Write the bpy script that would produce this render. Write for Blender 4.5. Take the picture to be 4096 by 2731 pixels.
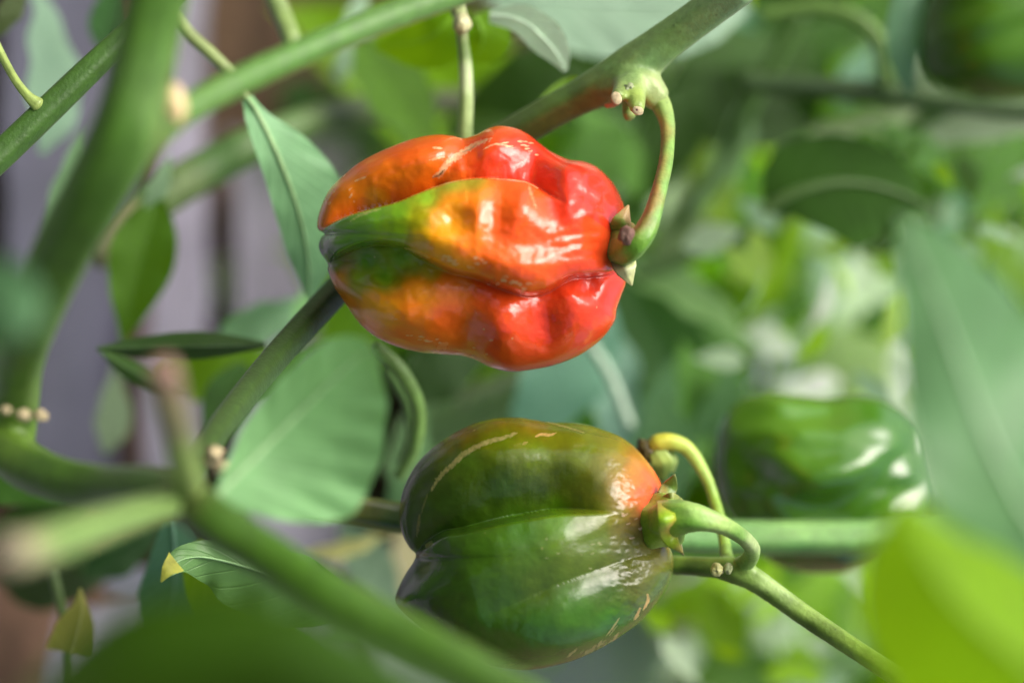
import bpy, math, random
import numpy as np
from mathutils import Vector, Matrix, noise

random.seed(7); np.random.seed(7)
scene = bpy.context.scene
for o in list(bpy.data.objects): bpy.data.objects.remove(o)
col = scene.collection

# ------------------------------------------------------------------ camera
# The photograph was taken with the camera turned on its side: "up" in the garden is to the right of the frame.
TH = math.radians(30)                                   # camera looks 30 degrees down
FWD = Vector((0, math.cos(TH), -math.sin(TH)))
RIGHT = Vector((0, math.sin(TH), math.cos(TH)))         # frame right = mostly upwards
UPV = Vector((-1, 0, 0))
CAM = Vector((0, -0.45, 0.50))
FOC = 0.36                                              # sensor width / focal length
D0 = 0.51                                               # distance of the peppers
W, H = 4096.0, 2731.0
cam_data = bpy.data.cameras.new('camera'); cam = bpy.data.objects.new('camera', cam_data); col.objects.link(cam)
cam_data.lens = 100; cam_data.sensor_width = 36; cam_data.clip_start = 0.01; cam_data.clip_end = 200
cam.matrix_world = Matrix(((RIGHT.x, UPV.x, -FWD.x, CAM.x), (RIGHT.y, UPV.y, -FWD.y, CAM.y), (RIGHT.z, UPV.z, -FWD.z, CAM.z), (0, 0, 0, 1)))
cam_data.dof.use_dof = True; cam_data.dof.focus_distance = 0.512; cam_data.dof.aperture_fstop = 5.8; cam_data.dof.aperture_blades = 0
scene.camera = cam

# ------------------------------------------------------------------ light: bright overcast, from nearly overhead
SUN = (RIGHT * 0.80 + UPV * 0.42 - FWD * 0.50).normalized()
world = bpy.data.worlds.new('World'); scene.world = world; world.use_nodes = True
wn = world.node_tree.nodes; wl = world.node_tree.links
sky = wn.new('ShaderNodeTexSky'); sky.sky_type = 'NISHITA'; sky.sun_disc = False
sky.sun_elevation = math.asin(SUN.z); sky.sun_rotation = math.atan2(SUN.x, SUN.y)
sky.air_density = 0.45; sky.dust_density = 6.0; sky.ozone_density = 0.3
wn['Background'].inputs['Strength'].default_value = 0.095
wl.new(sky.outputs[0], wn['Background'].inputs['Color'])
sd = bpy.data.lights.new('sun', 'SUN'); sd.energy = 1.5; sd.angle = math.radians(56); sd.color = (1, 0.97, 0.93)
so = bpy.data.objects.new('sun', sd); col.objects.link(so); so.rotation_euler = SUN.to_track_quat('Z', 'Y').to_euler()
vs = scene.view_settings; vs.view_transform = 'Standard'; vs.look = 'None'; vs.gamma = 1; vs.use_curve_mapping = False; vs.exposure = 1.4
scene.cycles.use_denoising = True
scene.cycles.max_bounces = 8; scene.cycles.transmission_bounces = 4

# ------------------------------------------------------------------ helpers
def loc(a, b, d): return CAM + RIGHT * a + UPV * b + FWD * d
def P(px, py, dz=0.0):
    """a point dz millimetres behind (+) or in front of (-) the plane of the peppers"""
    d = D0 + dz / 1000.0
    return loc((px - W / 2) / W * FOC * d, (H / 2 - py) / W * FOC * d, d)
def S(w, dz=0.0): return w / W * FOC * (D0 + dz / 1000.0)
def toP(co):
    """world positions (n,3) to photo positions"""
    r = co - np.array(CAM); d = r @ np.array(FWD)
    return (r @ np.array(RIGHT)) / d / FOC * W + W / 2, H / 2 - (r @ np.array(UPV)) / d / FOC * W
def lin(c):
    c = np.asarray(c, float) / 255.0
    return np.where(c <= 0.04045, c / 12.92, ((c + 0.055) / 1.055) ** 2.4)
def smooth(a, b, x):
    t = np.clip((x - a) / (b - a), 0, 1); return t * t * (3 - 2 * t)
def catmull(pts, n, closed=False):
    p = np.asarray(pts, float); m = len(p)
    if closed: q = np.vstack([p[-1], p, p[0], p[1]]); segs = m
    else: q = np.vstack([2 * p[0] - p[1], p, 2 * p[-1] - p[-2]]); segs = m - 1
    t = np.linspace(0, segs, n, endpoint=not closed); i = np.minimum(t.astype(int), segs - 1); f = (t - i)[:, None]
    a, b, c, d = q[i], q[i + 1], q[i + 2], q[i + 3]
    return 0.5 * ((2 * b) + (c - a) * f + (2 * a - 5 * b + 4 * c - d) * f ** 2 + (3 * b - a - 3 * c + d) * f ** 3)
def tag(o, label=None, cat=None, group=None, kind=None):
    if label: o['label'] = label
    if cat: o['category'] = cat
    if group: o['group'] = group
    if kind: o['kind'] = kind
    return o
def empty(name, at, label, cat, group=None):
    o = bpy.data.objects.new(name, None); col.objects.link(o); o.location = at; o.empty_display_size = 0.01
    return tag(o, label, cat, group)
def link(name, me, mat, parent=None):
    if mat is not None and not me.materials: me.materials.append(mat)
    o = bpy.data.objects.new(name, me); col.objects.link(o)
    if parent is not None:
        o.parent = parent; o.matrix_parent_inverse = Matrix.Translation(-Vector(parent.location))
    return o
def mesh(name, v, f, sm=True):
    me = bpy.data.meshes.new(name); me.from_pydata([tuple(x) for x in v], [], f)
    if sm: me.shade_smooth()
    return me
def set_col(me, c, name='Col'):
    a = me.attributes.new(name, 'FLOAT_COLOR', 'POINT')
    c = np.asarray(c, np.float32)
    if c.shape[1] == 3: c = np.hstack([c, np.zeros((len(c), 1), np.float32)])
    a.data.foreach_set('color', c.astype(np.float32).ravel())
def coords(me):
    a = np.empty(len(me.vertices) * 3); me.vertices.foreach_get('co', a); return a.reshape(-1, 3)

# ------------------------------------------------------------------ materials
def new_mat(name):
    m = bpy.data.materials.new(name); m.use_nodes = True; n = m.node_tree.nodes
    return m, n, m.node_tree.links, n['Principled BSDF']
def noise_node(n, l, scale, detail=4, rough=0.55, vec=None):
    t = n.new('ShaderNodeTexNoise'); t.inputs['Scale'].default_value = scale; t.inputs['Detail'].default_value = detail
    t.inputs['Roughness'].default_value = rough
    if vec is not None: l.new(vec, t.inputs['Vector'])
    return t
def mapr(n, l, src, a, b, c, d):
    r = n.new('ShaderNodeMapRange'); l.new(src, r.inputs[0])
    for k, x in zip(range(1, 5), (a, b, c, d)): r.inputs[k].default_value = x
    return r.outputs[0]
def mixc(n, l, fac, a, b, mode='MIX'):
    m = n.new('ShaderNodeMix'); m.data_type = 'RGBA'; m.blend_type = mode
    for k, x in ((0, fac), (6, a), (7, b)):
        if hasattr(x, 'is_linked') or isinstance(x, bpy.types.NodeSocket): l.new(x, m.inputs[k])
        elif k == 0: m.inputs[0].default_value = x
        else: m.inputs[k].default_value = (*x[:3], 1)
    return m.outputs[2]
def pepper_material(name, rough=0.2, sub=0.12, coat=0.45, bump=0.25):
    m, n, l, b = new_mat(name)
    at = n.new('ShaderNodeAttribute'); at.attribute_name = 'Col'
    tc = n.new('ShaderNodeTexCoord')
    n1 = noise_node(n, l, 260, 5, 0.6, tc.outputs['Object'])
    v = mapr(n, l, n1.outputs[0], 0.3, 0.7, 0.95, 1.05)
    hsv = n.new('ShaderNodeHueSaturation'); l.new(at.outputs['Color'], hsv.inputs['Color']); l.new(v, hsv.inputs['Value'])
    # pale pin-prick freckles on the skin
    vo = n.new('ShaderNodeTexVoronoi'); vo.inputs['Scale'].default_value = 330; l.new(tc.outputs['Object'], vo.inputs['Vector'])
    sp = mapr(n, l, vo.outputs['Distance'], 0.05, 0.09, 0.3, 0.0)
    n2 = noise_node(n, l, 90, 2, 0.5, tc.outputs['Object'])
    gate = mapr(n, l, n2.outputs[0], 0.55, 0.68, 0.0, 1.0)
    mu = n.new('ShaderNodeMath'); mu.operation = 'MULTIPLY'; l.new(sp, mu.inputs[0]); l.new(gate, mu.inputs[1])
    c = mixc(n, l, mu.outputs[0], hsv.outputs[0], lin((205, 180, 130)))
    l.new(c, b.inputs['Base Color'])
    l.new(mapr(n, l, at.outputs['Alpha'], 0, 1, rough, 0.75), b.inputs['Roughness'])
    l.new(mapr(n, l, at.outputs['Alpha'], 0, 1, coat, 0.0), b.inputs['Coat Weight'])
    b.inputs['Coat Roughness'].default_value = 0.14; b.inputs['Specular IOR Level'].default_value = 0.45
    b.inputs['Subsurface Weight'].default_value = sub; b.inputs['Subsurface Radius'].default_value = (1, 0.35, 0.15); b.inputs['Subsurface Scale'].default_value = 0.002
    mp = n.new('ShaderNodeMapping'); mp.inputs['Scale'].default_value = (1.0, 0.55, 0.55); l.new(tc.outputs['Object'], mp.inputs['Vector'])
    nb = noise_node(n, l, 330, 4, 0.6, mp.outputs[0])
    bp = n.new('ShaderNodeBump'); bp.inputs['Strength'].default_value = bump; bp.inputs['Distance'].default_value = 0.0010
    l.new(nb.outputs[0], bp.inputs['Height']); l.new(bp.outputs[0], b.inputs['Normal']); l.new(bp.outputs[0], b.inputs['Coat Normal'])
    return m
def stem_material(name='green_stem', rough=0.42):
    m, n, l, b = new_mat(name)
    at = n.new('ShaderNodeAttribute'); at.attribute_name = 'Col'; tc = n.new('ShaderNodeTexCoord')
    n1 = noise_node(n, l, 400, 5, 0.65, tc.outputs['Object'])
    hsv = n.new('ShaderNodeHueSaturation'); l.new(at.outputs['Color'], hsv.inputs['Color']); l.new(mapr(n, l, n1.outputs[0], 0.3, 0.7, 0.75, 1.2), hsv.inputs['Value'])
    vo = n.new('ShaderNodeTexVoronoi'); vo.inputs['Scale'].default_value = 520; l.new(tc.outputs['Object'], vo.inputs['Vector'])
    c = mixc(n, l, mapr(n, l, vo.outputs['Distance'], 0.05, 0.13, 0.45, 0.0), hsv.outputs[0], lin((52, 62, 30)))
    l.new(c, b.inputs['Base Color']); b.inputs['Roughness'].default_value = rough
    b.inputs['Subsurface Weight'].default_value = 0.0; b.inputs['Subsurface Radius'].default_value = (0.5, 1, 0.2); b.inputs['Subsurface Scale'].default_value = 0.0015
    b.inputs['Sheen Weight'].default_value = 0.06; b.inputs['Sheen Roughness'].default_value = 0.4
    nb = noise_node(n, l, 1300, 3, 0.6, tc.outputs['Object'])
    bp = n.new('ShaderNodeBump'); bp.inputs['Strength'].default_value = 0.35; bp.inputs['Distance'].default_value = 0.0004
    l.new(nb.outputs[0], bp.inputs['Height']); l.new(bp.outputs[0], b.inputs['Normal'])
    return m
def plain_material(name, c, rough=0.7, var=0.25, scale=500, bump=0.4, dist=0.0005, spec=0.4):
    m, n, l, b = new_mat(name); tc = n.new('ShaderNodeTexCoord')
    n1 = noise_node(n, l, scale, 6, 0.6, tc.outputs['Object'])
    k = lin(c)
    cc = mixc(n, l, mapr(n, l, n1.outputs[0], 0.3, 0.7, 0, 1), k * (1 - var), np.clip(k * (1 + var), 0, 1))
    l.new(cc, b.inputs['Base Color']); b.inputs['Roughness'].default_value = rough; b.inputs['Specular IOR Level'].default_value = spec
    bp = n.new('ShaderNodeBump'); bp.inputs['Strength'].default_value = bump; bp.inputs['Distance'].default_value = dist
    l.new(n1.outputs[0], bp.inputs['Height']); l.new(bp.outputs[0], b.inputs['Normal'])
    return m
LEAFM = {}
def leaf_material(c, trans=0.35, rough=0.45):
    key = (tuple(c), trans, rough)
    if key in LEAFM: return LEAFM[key]
    m, n, l, b = new_mat('leaf_%d_%d_%d' % tuple(c)); k = lin(c)
    sat = min(1.0, max(0.0, (max(c) - min(c) - 50) / 50.0)); k = k * np.array([1.0, 1.04, 1.0 - 0.4 * sat])
    uv = n.new('ShaderNodeUVMap'); sx = n.new('ShaderNodeSeparateXYZ'); l.new(uv.outputs[0], sx.inputs[0])
    def mth(op, a, bb=None):
        q = n.new('ShaderNodeMath'); q.operation = op
        for i, x in enumerate((a, bb)):
            if x is None: continue
            if isinstance(x, (int, float)): q.inputs[i].default_value = x
            else: l.new(x, q.inputs[i])
        return q.outputs[0]
    av = mth('ABSOLUTE', mth('SUBTRACT', sx.outputs[1], 0.5))
    ph = mth('SUBTRACT', mth('MULTIPLY', sx.outputs[0], 8.0), mth('MULTIPLY', av, 4.5))
    fr = mth('ABSOLUTE', mth('SUBTRACT', mth('FRACT', ph), 0.5))
    vein = mapr(n, l, fr, 0.0, 0.09, 1.0, 0.0)
    tc = n.new('ShaderNodeTexCoord')
    n1 = noise_node(n, l, 60, 5, 0.6, tc.outputs['Object'])
    base = mixc(n, l, mapr(n, l, n1.outputs[0], 0.3, 0.7, 0, 1), k * 0.75, np.clip(k * 1.2, 0, 1))
    base = mixc(n, l, mth('MULTIPLY', vein, 0.24), base, np.clip(k * 1.5 + 0.02, 0, 1))
    l.new(base, b.inputs['Base Color']); b.inputs['Roughness'].default_value = rough; b.inputs['Specular IOR Level'].default_value = 0.32
    bp = n.new('ShaderNodeBump'); bp.inputs['Strength'].default_value = 0.5; bp.inputs['Distance'].default_value = 0.0012
    n3 = noise_node(n, l, 160, 3, 0.5, tc.outputs['Object'])
    l.new(mth('SUBTRACT', mth('MULTIPLY', n3.outputs[0], 0.6), mth('MULTIPLY', vein, 0.25)), bp.inputs['Height']); l.new(bp.outputs[0], b.inputs['Normal'])
    tr = n.new('ShaderNodeBsdfTranslucent'); hs = n.new('ShaderNodeHueSaturation'); l.new(base, hs.inputs['Color'])
    hs.inputs['Hue'].default_value = 0.475; hs.inputs['Saturation'].default_value = 1.25; hs.inputs['Value'].default_value = 1.5
    l.new(hs.outputs[0], tr.inputs['Color'])
    mx = n.new('ShaderNodeMixShader'); mx.inputs[0].default_value = trans
    l.new(b.outputs[0], mx.inputs[1]); l.new(tr.outputs[0], mx.inputs[2]); l.new(mx.outputs[0], n['Material Output'].inputs['Surface'])
    LEAFM[key] = m; return m

M_RED = pepper_material('ripening_pepper_skin', 0.25, 0.15, 0.35, 0.10)
M_GRN = pepper_material('green_pepper_skin', 0.25, 0.08, 0.15, 0.10)
M_BACK = pepper_material('wrinkled_green_pepper_skin', 0.2, 0.05, 0.8, 0.06)
M_STEM = stem_material()
M_CORK = plain_material('dry_cork', (176, 162, 126), 0.85, 0.35, 900)
M_SCAR = plain_material('dark_scar', (112, 84, 72), 0.85, 0.5, 900, 0.8)
M_SOIL = plain_material('brown_soil', (92, 70, 56), 0.95, 0.6, 60, 0.8, 0.006)
M_FILM = plain_material('grey_plastic_film', (116, 112, 126), 0.45, 0.4, 32, 0.5, 0.004)
M_FILMD = plain_material('dark_grey_weed_mat', (70, 70, 84), 0.6, 0.25, 30, 0.5, 0.003)

# ------------------------------------------------------------------ image-space sculpting tools (pixels of the photo at the pepper plane)
def seg_dist(x, y, poly):
    """signed distance (positive below the line, which runs left to right) and position along it"""
    best = np.full(x.shape, 1e9); sgn = np.zeros(x.shape); along = np.zeros(x.shape); n = len(poly) - 1
    for i in range(n):
        ax, ay = poly[i]; bx, by = poly[i + 1]; dx, dy = bx - ax, by - ay; L2 = dx * dx + dy * dy + 1e-9
        t = np.clip(((x - ax) * dx + (y - ay) * dy) / L2, 0, 1)
        d = np.hypot(x - ax - t * dx, y - ay - t * dy); k = d < best
        best = np.where(k, d, best); along = np.where(k, (i + t) / n, along)
        sgn = np.where(k, np.sign(dx * (y - ay) - dy * (x - ax)), sgn)
    return best, sgn, along
def gs(x, y, cx, cy, rx, ry=None, rot=0):
    ry = ry or rx; c, s = math.cos(math.radians(rot)), math.sin(math.radians(rot))
    u = (x - cx) * c - (y - cy) * s; v = (x - cx) * s + (y - cy) * c
    return np.exp(-(u / rx) ** 2 - (v / ry) ** 2)
def ridge(d, w):
    t = np.clip(d / w, 0, 1); return 0.55 * (1 - (1 - t) ** 2.4) + 0.45 * smooth(-2, 15, d)
def fbm(x, y, scale, seed=0, octv=3):
    """fractal noise, sampled on a grid fine enough for the scale and interpolated"""
    st = max(scale / 9.0, 3.2); x0, y0 = x.min() - st, y.min() - st
    nx = int((x.max() - x0) / st) + 3; ny = int((y.max() - y0) / st) + 3
    g = np.array([[noise.fractal(((x0 + i * st) / scale, (y0 + j * st) / scale, seed * 7.31), 0.7, 2.0, octv) for j in range(ny)] for i in range(nx)])
    u = (x - x0) / st; v = (y - y0) / st; i = u.astype(int); j = v.astype(int); a = u - i; b = v - j
    return g[i, j] * (1 - a) * (1 - b) + g[i + 1, j] * a * (1 - b) + g[i, j + 1] * (1 - a) * b + g[i + 1, j + 1] * a * b
def idw(x, y, pts, soft=30.0):
    num = np.zeros(x.shape + (3,)); den = np.zeros(x.shape)
    for (cx, cy, c) in pts:
        w = 1.0 / ((x - cx) ** 2 + (y - cy) ** 2 + soft ** 2) ** 2
        num += w[..., None] * lin(c); den += w
    return num / den[..., None]

def fruit(name, outline, centre, Rd, sculpt, paint, mat, parent, dzc, p=2.3, na=300, nt=640):
    pts = catmull(outline, 3000, True)
    th = np.arctan2(pts[:, 1] - centre[1], pts[:, 0] - centre[0]); r = np.hypot(pts[:, 0] - centre[0], pts[:, 1] - centre[1])
    o = np.argsort(th); th, r = th[o], r[o]
    tq = np.linspace(-math.pi, math.pi, nt, endpoint=False)
    rq = np.interp(tq, np.r_[th - 2 * math.pi, th, th + 2 * math.pi], np.r_[r, r, r])
    al = np.linspace(0, math.pi, na); A, T = np.meshgrid(al[1:-1], tq, indexing='ij'); R = np.broadcast_to(rq, A.shape)
    rho = np.sin(A)
    X = centre[0] + rho * R * np.cos(T); Y = centre[1] + rho * R * np.sin(T)
    Z = np.sign(np.cos(A)) * Rd * np.maximum(0, 1 - rho ** p) ** 0.5
    front = np.cos(A) > 0
    dsp = sculpt(X, Y)
    Z = Z + np.where(front, 1, -0.5) * dsp * (1 - rho ** 10)
    C = paint(X, Y)
    m0 = A.shape[0]
    zc = Z[0].mean(); zb = Z[-1].mean()
    X = np.r_[X.ravel(), centre[0], centre[0]]; Y = np.r_[Y.ravel(), centre[1], centre[1]]; Z = np.r_[Z.ravel(), zc, zb]
    C = np.vstack([C.reshape(-1, 4), C[0].mean(0), C[-1].mean(0)])
    s = S(1, dzc); d = D0 + dzc / 1000
    a = (X - W / 2) * s; b = (H / 2 - Y) * s; dd = d - Z * s
    co = np.array(CAM) + np.outer(a, np.array(RIGHT)) + np.outer(b, np.array(UPV)) + np.outer(dd, np.array(FWD))
    f = []
    for i in range(m0 - 1):
        q = i * nt
        for j in range(nt):
            k = (j + 1) % nt; f.append((q + j, q + nt + j, q + nt + k, q + k))
    n0 = m0 * nt
    for j in range(nt):
        k = (j + 1) % nt; f.append((n0, j, k)); f.append((n0 + 1, (m0 - 1) * nt + k, (m0 - 1) * nt + j))
    me = mesh(name, co, f); set_col(me, C)
    return link(name, me, mat, parent)

def streaks(x, y, C, cork, lst, jag=None):
    for poly, w, c, st in lst:
        pl = catmull(poly, max(6, 5 * len(poly)))
        d, s, al = seg_dist(x, y, pl)
        ww = w * (0.25 + 0.75 * np.sin(np.pi * np.clip(al, 0.03, 0.97)) ** 0.6)
        if jag is not None: d = d + jag * w * 0.5
        m = smooth(1.0, 0.45, d / ww) * st
        if jag is not None: m = m * np.clip(0.8 + 0.9 * np.roll(jag, 7, 0), 0.35, 1)
        C[...] = C * (1 - m[..., None]) + lin(c) * m[..., None]; cork[...] = np.maximum(cork, m)

# ------------------------------------------------------------------ stems
def tube_geo(pts, n=None, seg=16, ridges=0.08, wob=0.0, cap=(True, True), seed=0):
    """pts: (px, py, dz, width px)"""
    p = np.array([[*P(a, b, c), S(w, c) / 2] for a, b, c, w in pts])
    n = n or max(12, 8 * len(pts)); q = catmull(p, n); pos = q[:, :3]; rad = np.maximum(q[:, 3], 1e-5)
    tan = np.gradient(pos, axis=0); tan /= np.linalg.norm(tan, axis=1)[:, None]
    ref = np.array(FWD); nrm = ref - tan[0] * (ref @ tan[0]); nrm /= np.linalg.norm(nrm)
    v = []; f = []
    ang = np.linspace(0, 2 * math.pi, seg, endpoint=False)
    rows = []
    for i in range(n):
        nrm = nrm - tan[i] * (nrm @ tan[i]); nrm /= np.linalg.norm(nrm); bn = np.cross(tan[i], nrm)
        rr = rad[i] * (1 + ridges * np.cos(5 * ang + 0.7 + seed + i * 0.02) + (wob * noise.noise((i * 0.35, seed * 3.1, 0)) if wob else 0))
        rows.append(pos[i] + np.outer(rr * np.cos(ang), nrm) + np.outer(rr * np.sin(ang), bn))
    def add_cap(i, sign):
        out = []
        for k in (0.35, 0.7, 0.92):
            cen = pos[i]; r = rows[i] - cen
            out.append(cen + r * math.sqrt(1 - k * k) + sign * tan[i] * rad[i] * k * 0.6)
        return out
    allr = (add_cap(0, -1)[::-1] if cap[0] else []) + rows + (add_cap(-1, 1) if cap[1] else [])
    for r in allr: v.extend(r.tolist())
    m = len(allr)
    for i in range(m - 1):
        for j in range(seg):
            k = (j + 1) % seg; f.append((i * seg + j, i * seg + k, (i + 1) * seg + k, (i + 1) * seg + j))
    f.append(tuple(range(seg))[::-1]); f.append(tuple((m - 1) * seg + j for j in range(seg)))
    return v, f
def paint_stem(me, cpts, soft=25.0):
    co = coords(me); x, y = toP(co); set_col(me, np.hstack([idw(x, y, cpts, soft), np.zeros((len(x), 1))]))
def stem(name, pts, cpts, parent, mat=None, **k):
    v, f = tube_geo(pts, **k); me = mesh(name, v, f)
    if isinstance(cpts, tuple): cpts = [(0, 0, cpts)]
    paint_stem(me, cpts); return link(name, me, mat or M_STEM, parent)
def fused(name, tubes, cpts, parent, voxel=0.00045, sm=6, mat=None):
    """several limbs grown together into one continuous stem"""
    V = []; F = []
    for t in tubes:
        kw = t[1] if isinstance(t, tuple) and isinstance(t[1], dict) else {}
        pts = t[0] if kw else t
        v, f = tube_geo(pts, **kw); o = len(V); V += v; F += [tuple(i + o for i in q) for q in f]
    tmp = bpy.data.objects.new('tmp', mesh('tmp', V, F)); col.objects.link(tmp)
    r = tmp.modifiers.new('r', 'REMESH'); r.mode = 'VOXEL'; r.voxel_size = voxel
    s = tmp.modifiers.new('s', 'SMOOTH'); s.iterations = sm; s.factor = 0.5
    dg = bpy.context.evaluated_depsgraph_get(); me = bpy.data.meshes.new_from_object(tmp.evaluated_get(dg)); me.name = name
    bpy.data.objects.remove(tmp); me.shade_smooth(); me.materials.clear()
    if isinstance(cpts, tuple): cpts = [(0, 0, cpts)]
    paint_stem(me, cpts); return link(name, me, mat or M_STEM, parent)
def lump(name, px, py, dz, rx, ry, mat, parent, ca=None, rough=0.18, seed=1, rz=None, rot=0):
    """small uneven knob"""
    v = []; f = []; nu, nv = 16, 10; rz = rz or min(rx, ry); c_, s_ = math.cos(math.radians(rot)), math.sin(math.radians(rot))
    for i in range(nv + 1):
        for j in range(nu):
            a = math.pi * i / nv; b = 2 * math.pi * j / nu
            d = Vector((math.sin(a) * math.cos(b), math.sin(a) * math.sin(b), math.cos(a)))
            k = 1 + rough * noise.noise(d * 2.2 + Vector((seed * 5, 0, 0))) * 2
            x, y = d.x * rx * k, d.y * ry * k
            v.append(P(px, py, dz) + RIGHT * S(x * c_ - y * s_, dz) + UPV * S(x * s_ + y * c_, dz) - FWD * S(d.z * rz * k, dz))
    for i in range(nv):
        for j in range(nu):
            k = (j + 1) % nu; f.append((i * nu + j, i * nu + k, (i + 1) * nu + k, (i + 1) * nu + j))
    me = mesh(name, v, f)
    if ca is not None: set_col(me, np.tile(np.append(lin(ca), 0), (len(v), 1)))
    return link(name, me, mat, parent)

# ------------------------------------------------------------------ leaves
def blade_geo(mid, wl, wr, tl=0.15, tr=0.15, curl=0.0, wave=0.0, nu=36, nv=9, seed=0, waves=5):
    """mid: (px,py,dz) along the midrib; wl/wr: half widths (px) either side; tl/tr: depth rise per width"""
    m = catmull(mid, nu); pos = np.array([P(*q) for q in m]); sc = np.array([S(1, q[2]) for q in m])
    tan = np.gradient(m[:, :2], axis=0); tan /= np.linalg.norm(tan, axis=1)[:, None] + 1e-9
    u = np.linspace(0, 1, nu)
    WL = np.maximum(catmull(np.c_[np.linspace(0, 1, len(wl)), wl], nu)[:, 1], 0.5); WR = np.maximum(catmull(np.c_[np.linspace(0, 1, len(wr)), wr], nu)[:, 1], 0.5)
    V = []; UV = []; R_, U_, F_ = np.array(RIGHT), np.array(UPV), np.array(FWD)
    for i in range(nu):
        sx, sy = tan[i][1], -tan[i][0]                       # to the left of travel (image y is down)
        side = R_ * sx + U_ * (-sy)
        for j in range(-nv, nv + 1):
            t = j / nv; w = (WL[i] if t < 0 else WR[i]) * abs(t); tilt = tl if t < 0 else tr
            sg = 1 if t < 0 else -1
            dep = tilt * w + curl * w * abs(t) + wave * abs(t) ** 2 * math.sin(waves * 2 * math.pi * u[i] + seed + (1.3 if t < 0 else 0)) * max(WL[i], WR[i]) \
                + 0.03 * w * math.sin(u[i] * 50 - abs(t) * 9)
            edge = 1 + 0.02 * noise.noise((u[i] * 9, seed, t)) * 2
            V.append(pos[i] + sc[i] * (side * sg * w * edge + F_ * dep)); UV.append((u[i], 0.5 + t / 2))
    nn = 2 * nv + 1; f = [(i * nn + j, i * nn + j + 1, (i + 1) * nn + j + 1, (i + 1) * nn + j) for i in range(nu - 1) for j in range(nn - 1)]
    me = mesh('blade', V, f); uv = me.uv_layers.new(name='UVMap')
    li = np.empty(len(me.loops), int); me.loops.foreach_get('vertex_index', li)
    uv.data.foreach_set('uv', np.array(UV, np.float32)[li].ravel())
    return me
def ovate(w, tip=0.0): return [w * k for k in (0.10, 0.55, 0.88, 1.0, 0.95, 0.78, 0.55, 0.28, tip)]
def leaf_parts(root, mid, wl, wr, colr, trans=0.35, rough=0.45, rib=16, ribcol=None, petiole=None, **k):
    b = link('blade', blade_geo(mid, wl, wr, **k), leaf_material(colr, trans, rough), root)
    rc = ribcol or tuple(min(255, int(c * 1.12 + 14)) for c in colr)
    mm = catmull(mid, 7)
    stem('midrib', [(q[0], q[1], q[2] - 0.3, rib * (1.0 - 0.8 * i / 6)) for i, q in enumerate(mm)], rc, b, seg=8, ridges=0)
    if petiole: stem('petiole', petiole, rc, root, seg=10)
    return b
def leaf(label, mid, wl, wr, colr, group=None, **k):
    r = empty('pepper_leaf', P(*mid[0]), label, 'leaf', group)
    leaf_parts(r, mid, wl, wr, colr, **k); return r

# ================================================================== ground
def G(px, py):
    d = (RIGHT * ((px - W / 2) / W * FOC) + UPV * ((H / 2 - py) / W * FOC) + FWD); return CAM + d * (-CAM.z / d.z)
def sheet(name, px0, px1, py0, py1, z, mat, fold=0.0, seed=0, n=60, skew=0.0):
    a = G(px0, (py0 + py1) / 2); b = G(px1, (py0 + py1) / 2)
    y0, y1 = a.y, b.y; xa = G((px0 + px1) / 2, py0).x; xb = G((px0 + px1) / 2, py1).x
    v = []; f = []
    for i in range(n + 1):
        for j in range(n + 1):
            s, t = i / n, j / n; x = xa + (xb - xa) * t; y = y0 + (y1 - y0) * s + skew * (t - 0.5)
            h = z + fold * (0.5 + 0.5 * noise.noise((x * 5 + seed, y * 26, seed))) + fold * 0.3 * noise.noise((x * 14, y * 60, seed))
            e = 0.008 * noise.noise((x * 9, seed, s * 2)) + 0.003 * noise.noise((x * 40, seed, 0))
            v.append((x, y + e, max(z, h)))
    for i in range(n):
        for j in range(n): q = i * (n + 1) + j; f.append((q, q + 1, q + n + 2, q + n + 1))
    return link(name, mesh(name, v, f), mat)
def soil():
    n = 90; v = []; f = []
    for i in range(n + 1):
        for j in range(n + 1):
            u = (j / n - 0.5) * 2; w = i / n
            x = math.copysign(abs(u) ** 2.5, u) * 12; y = -3 + 18 * w if False else -1.5 + (w ** 2.2) * 22
            near = max(0, 1 - math.hypot(x, y) / 3)
            v.append((x, y, -0.012 + near * (0.018 * noise.noise((x * 9, y * 9, 2)) + 0.010 * noise.noise((x * 30, y * 30, 5)))))
    for i in range(n):
        for j in range(n): q = i * (n + 1) + j; f.append((q, q + 1, q + n + 2, q + n + 1))
    o = link('ground', mesh('ground', v, f), M_SOIL); tag(o, 'brown garden soil under the pepper plants', kind='structure')
soil()
o = sheet('plastic_film', 640, 1110, 560, 3000, 0.022, M_FILM, 0.010, 3); tag(o, 'pale lavender grey plastic film strip on the soil', 'plastic film')
o = sheet('plastic_film', 280, 520, -300, 1900, 0.020, M_FILM, 0.012, 8); tag(o, 'narrow grey plastic film strip behind the thick leaning stem', 'plastic film')
o = sheet('weed_mat', -160, 330, -300, 2000, 0.014, M_FILMD, 0.006, 5); tag(o, 'dark grey weed mat on the ground at the frame edge', 'weed mat')
o = sheet('plastic_film', -9000, -170, -5000, 9000, 0.006, M_FILM, 0.004, 6); tag(o, 'wide grey plastic film out of frame, added for bounce light', 'plastic film')  # unseen sheet added to bounce fill light onto the peppers
M_FILMP = plain_material('pale_plastic_film', (196, 192, 206), 0.45, 0.2, 32, 0.5, 0.003)
o = sheet('plastic_film', 1160, 2900, 2100, 3300, 0.022, M_FILMP, 0.012, 11); tag(o, 'pale plastic film on the ground below the half green pepper', 'plastic film')
o = sheet('plastic_film', -100, 260, 2420, 3000, 0.022, M_FILM, 0.014, 15); tag(o, 'crumpled pale plastic scrap at the bottom corner', 'plastic film')

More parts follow.
